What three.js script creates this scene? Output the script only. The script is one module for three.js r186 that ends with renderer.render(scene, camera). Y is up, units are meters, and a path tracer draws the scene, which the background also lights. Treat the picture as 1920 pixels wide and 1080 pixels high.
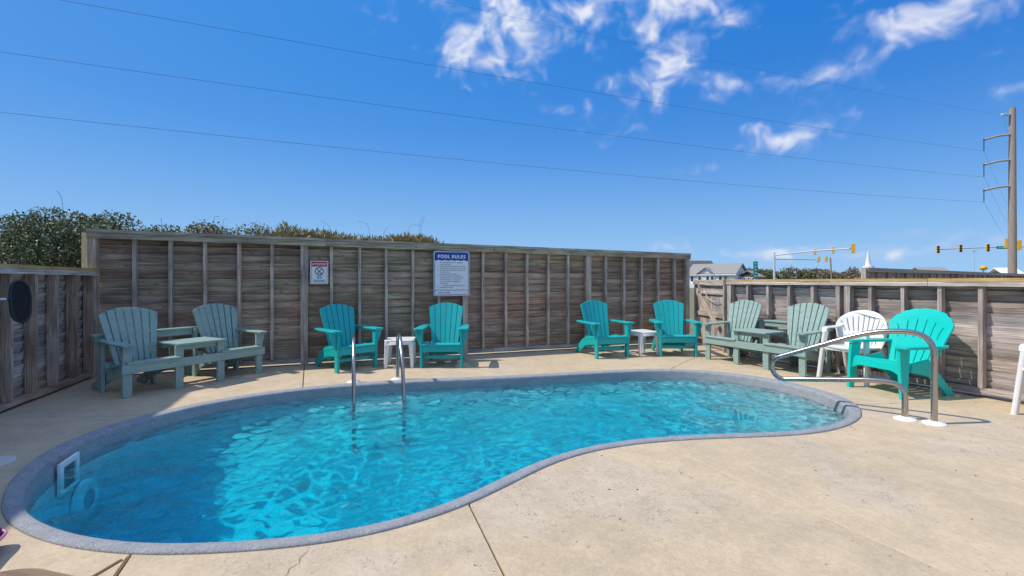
import * as THREE from 'three';
import { mergeGeometries, mergeVertices, toCreasedNormals } from 'three/addons/utils/BufferGeometryUtils.js';
import { RoundedBoxGeometry } from 'three/addons/geometries/RoundedBoxGeometry.js';
import { Brush, Evaluator, SUBTRACTION, INTERSECTION } from 'three-bvh-csg';

// ------------------------------------------------------------------ camera, sky, sun, exposure
const scene = new THREE.Scene();
const camera = new THREE.PerspectiveCamera(63.67, 16 / 9, 0.05, 1200);
camera.position.set(0, 1.25, 0);
camera.setViewOffset(1920, 1080, 0, 14, 1920, 1080);        // rise of the lens: verticals stay vertical
const renderer = new THREE.WebGLRenderer({ antialias: true });
renderer.toneMapping = THREE.LinearToneMapping;
renderer.toneMappingExposure = 1.13;
renderer.shadowMap.enabled = true;
renderer.shadowMap.type = THREE.PCFSoftShadowMap;

const SUN = new THREE.Vector3(-0.60, 0.77, 0.058).normalize();
const sun = new THREE.DirectionalLight(new THREE.Color().setRGB(1.0, 0.93, 0.82), 3.6);
sun.name = 'sun';
sun.position.copy(SUN).multiplyScalar(40);
sun.target.position.set(0, 0, -5);
sun.position.add(sun.target.position);
sun.castShadow = true;
sun.shadow.mapSize.set(4096, 4096);
Object.assign(sun.shadow.camera, { left: -16, right: 16, top: 16, bottom: -16, near: 1, far: 120 });
scene.add(sun, sun.target);

// ------------------------------------------------------------------ random numbers and noise
function rng(seed) { let s = seed >>> 0; return () => { s = (s + 0x6d2b79f5) >>> 0; let t = Math.imul(s ^ (s >>> 15), 1 | s); t = (t + Math.imul(t ^ (t >>> 7), 61 | t)) ^ t; return ((t ^ (t >>> 14)) >>> 0) / 4294967296; }; }
const clamp = (x, a = 0, b = 1) => Math.min(b, Math.max(a, x));
const smooth = (a, b, x) => { const t = clamp((x - a) / (b - a)); return t * t * (3 - 2 * t); };
const mix = (a, b, t) => a + (b - a) * t;
function hash2(x, y, s) { let h = Math.imul(x, 374761393) + Math.imul(y, 668265263) + Math.imul(s, 1442695041); h = Math.imul(h ^ (h >>> 13), 1274126177); return ((h ^ (h >>> 16)) >>> 0) / 4294967296; }
// value noise, periodic in px, py lattice cells
function vnoise(x, y, px, py, s) {
  const ix = Math.floor(x), iy = Math.floor(y), fx = x - ix, fy = y - iy, u = fx * fx * (3 - 2 * fx), v = fy * fy * (3 - 2 * fy);
  const m = (a, p) => ((a % p) + p) % p, x0 = m(ix, px), x1 = m(ix + 1, px), y0 = m(iy, py), y1 = m(iy + 1, py);
  return mix(mix(hash2(x0, y0, s), hash2(x1, y0, s), u), mix(hash2(x0, y1, s), hash2(x1, y1, s), u), v);
}
function fbm(x, y, px, py, s, oct) { let a = 0.5, t = 0, n = 0; for (let i = 0; i < oct; i++) { t += a * vnoise(x, y, px, py, s + i); n += a; a *= 0.5; x *= 2; y *= 2; px *= 2; py *= 2; } return t / n; }
const toByte = (l) => { l = clamp(l); return Math.round(255 * (l <= 0.0031308 ? 12.92 * l : 1.055 * Math.pow(l, 1 / 2.4) - 0.055)); };
// texture from f(u, v) -> [r, g, b] linear, or a grey number (data)
function texture(w, h, f, color = true) {
  const d = new Uint8Array(w * h * 4);
  for (let y = 0, o = 0; y < h; y++) for (let x = 0; x < w; x++, o += 4) {
    const c = f((x + 0.5) / w, (y + 0.5) / h);
    if (color) { d[o] = toByte(c[0]); d[o + 1] = toByte(c[1]); d[o + 2] = toByte(c[2]); } else { d[o] = d[o + 1] = d[o + 2] = Math.round(255 * clamp(c)); }
    d[o + 3] = 255;
  }
  const t = new THREE.DataTexture(d, w, h, THREE.RGBAFormat);
  t.wrapS = t.wrapT = THREE.RepeatWrapping; t.magFilter = THREE.LinearFilter; t.minFilter = THREE.LinearMipmapLinearFilter; t.generateMipmaps = true; t.anisotropy = 8;
  if (color) t.colorSpace = THREE.SRGBColorSpace;
  t.needsUpdate = true;
  return t;
}

// height field in floats (fine relief needs more than 256 steps)
function reliefTexture(w, h, f) {
  const d = new Float32Array(w * h); for (let y = 0, o = 0; y < h; y++) for (let x = 0; x < w; x++, o++) d[o] = f((x + 0.5) / w, (y + 0.5) / h);
  const t = new THREE.DataTexture(d, w, h, THREE.RedFormat, THREE.FloatType); t.wrapS = t.wrapT = THREE.RepeatWrapping; t.magFilter = THREE.LinearFilter; t.minFilter = THREE.LinearFilter; t.needsUpdate = true; return t;
}
// ------------------------------------------------------------------ sky: air and broken fair-weather clouds
{
  const W = 3072, H = 1536, d = new Float32Array(W * H * 4);
  // clusters of cloud, given by where they stand: [azimuth from straight ahead, height, half width, half height] in degrees, strength
  const clusters = [
    [-0.7, 29.2, 4.08, 4.08, 0.62], [-1.6, 26.3, 1.97, 1.71, 0.34], [18.4, 28.4, 6.25, 3.62, 0.62], [10.4, 30.5, 3.89, 1.42, 0.40], [-6.9, 26.0, 2.62, 2.09, 0.46], [-12.6, 26.1, 2.57, 0.90, 0.28], [-7.9, 28.7, 2.09, 1.30, 0.38], [7.5, 27.2, 3.00, 2.09, 0.30], [2.6, 24.6, 2.24, 1.45, 0.30], [4.6, 23.6, 1.71, 0.92, 0.28], [19.1, 23.4, 3.48, 2.12, 0.42], [12.9, 22.8, 2.57, 1.16, 0.44], [25.0, 20.7, 3.58, 1.31, 0.50], [11.4, 18.9, 5.81, 2.07, 0.46], [15.1, 21.1, 3.18, 1.53, 0.38], [6.6, 20.2, 2.62, 0.79, 0.34], [24.4, 26.6, 2.64, 1.68, 0.34], [35.9, 20.7, 4.53, 1.60, 0.48], [38.0, 23.5, 3.11, 2.08, 0.34], [45.7, 22.8, 8.75, 1.57, 0.46], [31.2, 14.9, 3.15, 1.69, 0.52], [26.8, 16.5, 2.35, 0.82, 0.36], [22.2, 12.6, 2.68, 0.85, 0.34], [39.8, 18.0, 2.02, 0.91, 0.32], [47.1, 15.8, 1.79, 0.90, 0.36], [37.2, 16.1, 2.62, 0.84, 0.24], [11.1, 8.6, 1.29, 0.45, 0.30], [41.5, 4.4, 6.41, 1.18, 0.48], [39.6, 3.2, 9.64, 0.81, 0.34], [17.8, 3.8, 4.70, 0.75, 0.40], [25.0, 3.2, 2.39, 0.72, 0.42], [44.0, 2.3, 7.58, 0.66, 0.26], [30.9, 2.9, 3.39, 0.51, 0.28], [-3.6, 22.8, 0.92, 0.53, 0.22],
    [75, 24, 22, 10, 0.6], [115, 32, 34, 16, 0.7], [-150, 26, 34, 14, 0.7], [165, 38, 40, 18, 0.75], [-110, 62, 16, 10, 0.4], [60, 60, 30, 16, 0.65], [8, 47, 26, 11, 0.62], [-160, 62, 34, 16, 0.65], [-60, 74, 20, 8, 0.4], [40, 2.6, 16, 1.3, 0.34], [100, 10, 26, 4, 0.42], [-120, 9, 26, 4, 0.42], [165, 12, 36, 6, 0.46],  // mostly out of view, added to give the shade more and whiter light
  ];
  const sunFlat = Math.hypot(SUN.x, SUN.z);
  for (let row = 0; row < H; row++) {
    const up = ((row + 0.5) / H - 0.5) * Math.PI, el = up * 180 / Math.PI, y = Math.sin(up), e = Math.max(el, 0);
    for (let col = 0; col < W; col++) {
      const o = (row * W + col) * 4, round = ((col + 0.5) / W - 0.5) * 2 * Math.PI, x = Math.cos(round) * Math.cos(up), z = Math.sin(round) * Math.cos(up);
      const az = Math.atan2(x, -z) * 180 / Math.PI, cosSun = x * SUN.x + y * SUN.y + z * SUN.z;
      // air: pale at the horizon, deep blue higher up, deepest 90 degrees off the sun
      const k = Math.exp(-e / 9.5), away = smooth(0.66, -0.35, cosSun), deep = smooth(2, 30, e) * mix(0.42, 1, away);
      let r = mix(mix(0.15, 0.06, smooth(0, 20, e)), 0.0035, deep), g = mix(mix(0.40, 0.29, smooth(0, 20, e)), 0.150, deep), b = mix(mix(0.75, 0.74, smooth(0, 20, e)), 0.56, deep);
      r += 0.17 * k; g += 0.13 * k; b += 0.06 * k; b -= 0.02 * k;
      const glow = Math.pow(Math.max(0, cosSun), 7) * 0.28; r += glow; g += glow * 1.0; b += glow * 0.95;
      // clouds
      let cover = 0;
      if (el > 0.3) {
        for (const c of clusters) {
          let da = az - c[0]; if (da > 180) da -= 360; else if (da < -180) da += 360;
          const q = (da * Math.cos(up) / (c[2] * 0.9)) ** 2 + ((el - c[1]) / (c[3] * 0.9)) ** 2;
          if (q < 5) cover += c[4] * Math.exp(-q * 0.8);
        }
      }
      if (cover > 0.02) {
        const wx = fbm(az / 5 + 400, el / 4 + 20, 72, 4096, 51, 3) - 0.5, wy = fbm(az / 5 + 400, el / 4 + 220, 72, 4096, 57, 3) - 0.5, ax = az / 3 + wx * 1.6, ay = el / 2.4 + wy * 1.6, n = fbm(ax + 400, ay + 50, 120, 4096, 11, 5), n2 = fbm(ax * 3 + 400, ay * 3 + 90, 360, 4096, 31, 3);
        const den = Math.min(cover, 0.5) * 1.25 + (n - 0.5) * 1.25 + (n2 - 0.5) * 0.45 - 0.29, low = smooth(10, 4, el);
        const a = smooth(-0.06, 0.8, den) * mix(0.92, 0.6, low), thick = smooth(0.12, 0.72, den);
        const cr = mix(0.44, 0.80, thick), cg = mix(0.52, 0.81, thick), cb = mix(0.78, 0.87, thick), al = a;
        r = mix(r, cr, al); g = mix(g, cg, al); b = mix(b, cb, al);
      }
      d[o] = r; d[o + 1] = g; d[o + 2] = b; d[o + 3] = 1;
    }
  }
  const sky = new THREE.DataTexture(d, W, H, THREE.RGBAFormat, THREE.FloatType);
  sky.mapping = THREE.EquirectangularReflectionMapping; sky.magFilter = sky.minFilter = THREE.LinearFilter; sky.wrapS = THREE.RepeatWrapping; sky.needsUpdate = true;
  scene.background = sky; scene.environment = sky;
}

// ------------------------------------------------------------------ helpers
const used = {};
const numbered = (n) => { used[n] = (used[n] ?? -1) + 1; return used[n] ? `${n}_${String(used[n]).padStart(3, '0')}` : n; };
const W3 = (x, d, y = 0) => new THREE.Vector3(x, y, -d);                        // d = metres away from where the photographer stood
const shade = (m) => { m.castShadow = m.receiveShadow = true; return m; };
function tag(o, label, category, group, kind) { if (label) o.userData.label = label; if (category) o.userData.category = category; if (group) o.userData.group = group; if (kind) o.userData.kind = kind; return o; }
function base(name, x, y, z, turn = 0) { const g = new THREE.Group(); g.name = numbered(name); g.position.set(x, y, z); g.rotation.y = turn; scene.add(g); return g; }
function part(name, geo, mat, parent, pos, rot) {
  const m = shade(new THREE.Mesh(geo, mat)); m.name = parent === scene ? numbered(name) : name;
  if (pos) m.position.set(...pos); if (rot) m.rotation.set(...rot);
  parent.add(m); return m;
}
function copyOf(src, name, x, y, z, turn) { const c = src.clone(); c.name = numbered(name); c.position.set(x, y, z); c.rotation.y = turn; c.userData = { ...src.userData }; scene.add(c); return c; }
function moved(geo, x = 0, y = 0, z = 0, rx = 0, ry = 0, rz = 0) { geo.applyMatrix4(new THREE.Matrix4().compose(new THREE.Vector3(x, y, z), new THREE.Quaternion().setFromEuler(new THREE.Euler(rx, ry, rz)), new THREE.Vector3(1, 1, 1))); return geo; }
const rbox = (w, h, d, r = 0.006, seg = 2) => new RoundedBoxGeometry(w, h, d, seg, Math.min(r, w / 2.01, h / 2.01, d / 2.01));
const merged = (list) => mergeGeometries(list.map((g) => { const n = g.index ? g.toNonIndexed() : g; for (const k of Object.keys(n.attributes)) if (!['position', 'normal', 'uv'].includes(k)) n.deleteAttribute(k); return n; }));
function tubeAlong(points, r, seg = 48, rad = 12, closed = false, tension = 0.5, type = 'catmullrom') { return new THREE.TubeGeometry(new THREE.CatmullRomCurve3(points.map((p) => p.isVector3 ? p : new THREE.Vector3(...p)), closed, type, tension), seg, r, rad, closed); }
// rounds the corners of a polyline with arcs, so that pipes bend as bent pipe does
function bentPath(pts, radius, steps = 7) {
  const P = pts.map((p) => new THREE.Vector3(...p)), out = [P[0]];
  for (let i = 1; i < P.length - 1; i++) {
    const a = P[i - 1].clone().sub(P[i]), b = P[i + 1].clone().sub(P[i]), r = Math.min(Array.isArray(radius) ? radius[i] : radius, a.length() * 0.48, b.length() * 0.48);
    const p0 = P[i].clone().addScaledVector(a.normalize(), r), p2 = P[i].clone().addScaledVector(b.normalize(), r);
    for (let k = 0; k <= steps; k++) { const t = k / steps; out.push(p0.clone().multiplyScalar((1 - t) ** 2).addScaledVector(P[i], 2 * t * (1 - t)).addScaledVector(p2, t * t)); }
  }
  out.push(P[P.length - 1]);
  return out;
}
function pipe(pts, radius, r, rad = 14) {
  const p = bentPath(pts, radius), path = new THREE.CurvePath();
  for (let i = 1; i < p.length; i++) if (p[i].distanceTo(p[i - 1]) > 1e-4) path.add(new THREE.LineCurve3(p[i - 1], p[i]));
  return new THREE.TubeGeometry(path, Math.max(24, p.length * 4), r, rad, false);
}
function extrude(shape, depth, bevel = 0.003, curveSegments = 10, steps = 1) {
  return new THREE.ExtrudeGeometry(shape, { depth: depth - 2 * bevel, bevelEnabled: bevel > 0, bevelSize: bevel, bevelThickness: bevel, bevelOffset: -bevel, bevelSegments: 1, curveSegments, steps }).translate(0, 0, bevel);
}
function mirrorX(g) { // mirrored across x, faces still turned outward
  g.scale(-1, 1, 1); if (g.index) { const a = g.index.array; for (let i = 0; i < a.length; i += 3) [a[i], a[i + 1]] = [a[i + 1], a[i]]; return g; }
  for (const k of Object.values(g.attributes)) for (let i = 0; i < k.count; i += 3) for (let c = 0; c < k.itemSize; c++) { const x = k.array[i * k.itemSize + c]; k.array[i * k.itemSize + c] = k.array[(i + 1) * k.itemSize + c]; k.array[(i + 1) * k.itemSize + c] = x; }
  return g;
}
const poly = (pts) => { const s = new THREE.Shape(); pts.forEach(([x, y], i) => (i ? s.lineTo(x, y) : s.moveTo(x, y))); s.closePath(); return s; };
const std = (o) => new THREE.MeshStandardMaterial(o);
const lin = (r, g, b) => new THREE.Color().setRGB(r, g, b);

// ------------------------------------------------------------------ materials with grain
// weathered timber: grain runs along u; one tile is 1.6 m x 0.32 m
function woodTexture(seed, pale, dark, knots, streak) {
  const R = rng(seed), K = Array.from({ length: knots }, () => [R(), R(), 0.010 + 0.014 * R()]);
  const height = new Float32Array(1024 * 256);
  const map = texture(1024, 256, (u, v) => {
    let warp = 0, knot = 0;
    for (const [ku, kv, kr] of K) {
      let du = u - ku, dv = v - kv; du -= Math.round(du); dv -= Math.round(dv);
      const q = Math.hypot(du * 1.6 * 0.42, dv * 0.32) / kr; warp += (dv > 0 ? 1 : -1) * 0.035 * Math.exp(-q * 0.55); knot = Math.max(knot, 1 - smooth(0.35, 0.75, q));
    }
    const w = v + warp + 0.03 * (fbm(u * 5, v * 4, 5, 4, seed + 3, 3) - 0.5);
    const fine = fbm(u * 10, w * 96, 10, 96, seed, 3), broad = fbm(u * 4, w * 14, 4, 14, seed + 20, 4), blot = fbm(u * 7, v * 3, 7, 3, seed + 40, 4);
    const check = smooth(0.70, 0.78, fbm(u * 5, w * 60, 5, 60, seed + 60, 2));
    let t = clamp(0.5 + (fine - 0.5) * 1.25 + (broad - 0.5) * 0.85 * streak + (blot - 0.5) * 0.75);
    t = t * (1 - 0.7 * check) * (1 - 0.75 * knot);
    height[Math.floor(v * 256) * 1024 + Math.floor(u * 1024)] = clamp(0.2 + 0.8 * t);
    return [0, 1, 2].map((c) => mix(dark[c], pale[c], t));
  });
  const bump = texture(1024, 256, (u, v) => height[Math.floor(v * 256) * 1024 + Math.floor(u * 1024)], false);
  return { map, bumpMap: bump };
}
const wood = (t, o = {}) => std({ ...t, bumpScale: 0.004, roughness: 0.92, ...o });
const T_brown = woodTexture(5, [0.61, 0.475, 0.375], [0.22, 0.158, 0.118], 5, 1.3);
const T_grey = woodTexture(9, [0.63, 0.575, 0.54], [0.235, 0.21, 0.195], 5, 1.3);
const T_pine = woodTexture(17, [0.66, 0.46, 0.20], [0.36, 0.22, 0.08], 3, 0.7);
// paint and plastic with faint streaks and scuffs
function paintTexture(seed, k) { return { map: texture(256, 256, (u, v) => { const t = 1 - k * fbm(u * 5, v * 24, 5, 24, seed, 4) - k * 0.8 * smooth(0.62, 0.72, fbm(u * 14, v * 14, 14, 14, seed + 9, 3)); return [t, t, t]; }) }; }
const M = {
  plankBrown: [[1, 1, 1], [1.05, 0.95, 0.88], [0.9, 0.92, 0.94], [0.95, 1.0, 0.90], [1.15, 1.12, 1.1], [0.8, 0.74, 0.7]].map((c) => wood(T_brown, { color: lin(...c) })),
  plankGrey: [[1.1, 1.07, 1.06], [0.92, 0.92, 0.96], [1.22, 1.12, 1.02], [1.42, 1.38, 1.38], [0.78, 0.75, 0.71], [1.0, 0.93, 0.86]].map((c) => wood(T_grey, { color: lin(...c) })),
  stud: [[1.1, 1.05, 0.94], [0.98, 0.92, 0.84], [1.16, 1.05, 0.91]].map((c) => wood(T_grey, { color: lin(...c) })),
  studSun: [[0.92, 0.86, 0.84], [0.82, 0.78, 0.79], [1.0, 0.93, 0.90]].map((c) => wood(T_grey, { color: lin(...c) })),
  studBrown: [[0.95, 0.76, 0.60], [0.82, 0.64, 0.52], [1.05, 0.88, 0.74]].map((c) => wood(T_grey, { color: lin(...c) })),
  pine: wood(T_pine), trim: wood(T_grey, { color: lin(1.25, 1.2, 1.15) }), capOld: wood(T_grey, { color: lin(0.95, 0.92, 0.80) }), capMoss: wood(T_grey, { color: lin(0.90, 0.88, 0.66) }),
  sage: std({ ...paintTexture(62, 0.26), color: lin(0.32, 0.46, 0.42), roughness: 0.6 }), sageDark: std({ color: lin(0.20, 0.34, 0.315), roughness: 0.6 }),
  teal: std({ ...paintTexture(61, 0.10), color: lin(0.006, 0.44, 0.45), roughness: 0.42 }), aqua: std({ color: lin(0.002, 0.56, 0.49), roughness: 0.38 }),
  white: std({ color: lin(0.80, 0.80, 0.79), roughness: 0.4 }), whiteDull: std({ color: lin(0.66, 0.67, 0.66), roughness: 0.5 }),
  steel: std({ color: lin(0.46, 0.435, 0.405), metalness: 1, roughness: 0.24 }), flange: std({ color: lin(0.78, 0.78, 0.76), roughness: 0.5 }),
  galv: std({ color: lin(0.62, 0.64, 0.66), roughness: 0.5, metalness: 0.2 }), black: std({ color: lin(0.012, 0.012, 0.014), roughness: 0.6 }),
  signal: std({ color: lin(0.72, 0.42, 0.02), roughness: 0.5 }), hole: std({ color: lin(0.02, 0.02, 0.02), roughness: 0.7 }),
};
{ // speckled pebble finish of the pool, 0.5 m tile
  const f = (u, v) => { const a = fbm(u * 110, v * 110, 110, 110, 71, 2), b = fbm(u * 200, v * 200, 200, 200, 72, 1), c = fbm(u * 6, v * 6, 6, 6, 73, 3); return clamp(0.5 + (a - 0.5) * 1.3 + (b - 0.5) * 0.8 + (c - 0.5) * 0.3); };
  const map = texture(1024, 1024, (u, v) => { const t = f(u, v); return [mix(0.20, 0.44, t), mix(0.212, 0.455, t), mix(0.228, 0.472, t)]; });
  const bump = texture(1024, 1024, f, false);
  M.pebble = std({ map, bumpMap: bump, bumpScale: 0.002, roughness: 0.85 });
  M.step = std({ map, color: lin(1.35, 1.4, 1.4), roughness: 0.85 });
  M.basin = std({ map, color: lin(1.9, 1.9, 1.85), roughness: 0.85 });
}
{ // sprayed, sand coloured concrete deck: trowelled patches, worn spots that show dark aggregate; tile 5 m
  const N = 2048, hgt = new Float32Array(N * N), tile = 5;
  const map = texture(N, N, (u, v) => {
    const big = fbm(u * 5, v * 5, 5, 5, 101, 5), mid = fbm(u * 34, v * 34, 34, 34, 111, 4), fine = fbm(u * 420, v * 420, 420, 420, 121, 2);
    const knock = smooth(0.47, 0.60, fbm(u * 120, v * 120, 120, 120, 131, 3));
    const worn = smooth(0.55, 0.72, fbm(u * 7, v * 7, 7, 7, 141, 5));
    const speck = smooth(0.70, 0.80, vnoise(u * 760, v * 760, 760, 760, 151)) * smooth(0.45, 0.7, fbm(u * 90, v * 90, 90, 90, 152, 2)) * (0.12 + 0.88 * worn);
    const spot = smooth(0.93, 0.965, vnoise(u * 230, v * 230, 230, 230, 161)) * smooth(0.5, 0.62, fbm(u * 12, v * 12, 12, 12, 162, 3));
    let l = 1 + (big - 0.5) * 0.22 + (mid - 0.5) * 0.24 + (fine - 0.5) * 0.20 + (knock - 0.5) * 0.05;
    const grey = 0.8 * worn * (0.6 + 0.5 * mid);
    let c = [mix(0.555, 0.530, grey), mix(0.437, 0.434, grey), mix(0.290, 0.325, grey)].map((q) => q * l);
    const dk = clamp(speck * 0.5 + spot * 0.45);
    c = c.map((q, i) => mix(q, [0.10, 0.09, 0.08][i], dk));
    hgt[Math.min(N - 1, Math.floor(v * N)) * N + Math.min(N - 1, Math.floor(u * N))] = clamp(0.45 + 0.25 * knock + (fine - 0.5) * 0.35 - dk * 0.35);
    return c;
  });
  map.repeat.set(1 / tile, 1 / tile);
  const bump = texture(N, N, (u, v) => hgt[Math.min(N - 1, Math.floor(v * N)) * N + Math.min(N - 1, Math.floor(u * N))], false);
  bump.repeat.set(1 / tile, 1 / tile);
  M.deck = std({ map, bumpMap: bump, bumpScale: 0.003, roughness: 0.88 });
}
{ // dry sandy grass for the lots around
  const map = texture(512, 512, (u, v) => { const a = fbm(u * 10, v * 10, 10, 10, 201, 6), b = fbm(u * 90, v * 90, 90, 90, 202, 2), t = clamp(a * 0.7 + b * 0.4); return [mix(0.10, 0.27, t), mix(0.11, 0.23, t), mix(0.045, 0.13, t)]; });
  map.repeat.set(1 / 6, 1 / 6);
  M.ground = std({ map, roughness: 1 });
}

// ------------------------------------------------------------------ pool outline (metres; x to the side, d away)
const OUT = [[-2.74, 2.47], [-2.878, 2.608], [-3.068, 2.81], [-3.216, 3.012], [-3.34, 3.237], [-3.44, 3.519], [-3.48, 3.802], [-3.45, 4.06], [-3.37, 4.33], [-3.235, 4.647], [-2.96, 4.989], [-2.47, 5.37], [-1.988, 5.6], [-1.497, 5.76], [-0.938, 5.89], [-0.411, 5.99], [0.521, 6.21], [1.5, 6.46], [2.1, 6.53], [2.575, 6.44], [3.02, 6.16], [3.29, 5.86], [3.45, 5.506], [3.53, 5.161], [3.52, 4.855], [3.44, 4.58], [3.297, 4.35], [3.111, 4.145], [2.9, 3.985], [2.627, 3.83], [2.367, 3.75], [2.041, 3.70], [1.723, 3.672], [1.405, 3.637], [1.192, 3.6], [0.908, 3.525], [0.625, 3.41], [0.352, 3.23], [0.161, 3.04], [-0.04, 2.80], [-0.215, 2.60], [-0.374, 2.465], [-0.49, 2.38], [-0.635, 2.295], [-0.798, 2.225], [-0.964, 2.175], [-1.181, 2.138], [-1.362, 2.116], [-1.555, 2.104], [-1.761, 2.108], [-1.965, 2.137], [-2.219, 2.205], [-2.45, 2.30], [-2.6, 2.38]];
const N_OUT = 260;
const outline = (() => {
  let p = new THREE.CatmullRomCurve3(OUT.map(([x, d]) => new THREE.Vector3(x, 0, -d)), true, 'centripetal').getSpacedPoints(N_OUT).slice(0, N_OUT);
  for (let k = 0; k < 14; k++) p = p.map((q, i) => q.clone().multiplyScalar(0.5).addScaledVector(p[(i + 1) % N_OUT], 0.25).addScaledVector(p[(i + N_OUT - 1) % N_OUT], 0.25));
  return p;
})();
const inward = outline.map((p, i) => { const t = outline[(i + 1) % N_OUT].clone().sub(outline[(i + N_OUT - 1) % N_OUT]).normalize(); return new THREE.Vector3(-t.z, 0, t.x); });
{ const c = outline.reduce((a, p) => a.add(p), new THREE.Vector3()).multiplyScalar(1 / N_OUT); let s = 0; outline.forEach((p, i) => { s += c.clone().sub(p).dot(inward[i]); }); if (s < 0) inward.forEach((v) => v.negate()); }
const arc = [0]; for (let i = 1; i <= N_OUT; i++) arc.push(arc[i - 1] + outline[i % N_OUT].distanceTo(outline[i - 1]));
const slim = inward.map((v) => mix(1, 0.6, smooth(0.15, 0.85, -v.z)));               // the rim is narrower along the near side
const ringAt = (o) => outline.map((p, i) => p.clone().addScaledVector(inward[i], o * slim[i]));
// a profile [inset, height] swept round the outline
function sweep(profile) {
  const pos = [], uv = [], idx = [], n = profile.length; let run = 0; const vs = profile.map((p, k) => { if (k) run += Math.hypot(p[0] - profile[k - 1][0], p[1] - profile[k - 1][1]); return run; });
  for (let i = 0; i <= N_OUT; i++) for (let k = 0; k < n; k++) {
    const q = outline[i % N_OUT].clone().addScaledVector(inward[i % N_OUT], profile[k][0] * slim[i % N_OUT]);
    pos.push(q.x, typeof profile[k][1] === 'function' ? profile[k][1](q.x, -q.z) : profile[k][1], q.z); uv.push(arc[i] / 0.5, vs[k] / 0.5);
  }
  for (let i = 0; i < N_OUT; i++) for (let k = 0; k < n - 1; k++) { const a = i * n + k, b = a + n; idx.push(a, b, a + 1, b, b + 1, a + 1); }
  const g = new THREE.BufferGeometry(); g.setAttribute('position', new THREE.Float32BufferAttribute(pos, 3)); g.setAttribute('uv', new THREE.Float32BufferAttribute(uv, 2)); g.setIndex(idx); g.computeVertexNormals();
  return g;
}
const shapeOf = (pts) => { const s = new THREE.Shape(); pts.forEach((p, i) => (i ? s.lineTo(p.x, -p.z) : s.moveTo(p.x, -p.z))); s.closePath(); return s; };  // shape plane: (x, d)
const layFlat = (g, y = 0) => g.rotateX(-Math.PI / 2).translate(0, y, 0);                                       // (x, d) plane to the ground
function worldUV(g, scale = 1, turn = 0, ou = 0, ov = 0) {
  const p = g.attributes.position, uv = new Float32Array(p.count * 2), c = Math.cos(turn), s = Math.sin(turn);
  for (let i = 0; i < p.count; i++) { const x = p.getX(i), z = p.getZ(i); uv[2 * i] = (x * c - z * s) * scale + ou; uv[2 * i + 1] = (x * s + z * c) * scale + ov; }
  g.setAttribute('uv', new THREE.BufferAttribute(uv, 2)); return g;
}

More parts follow.
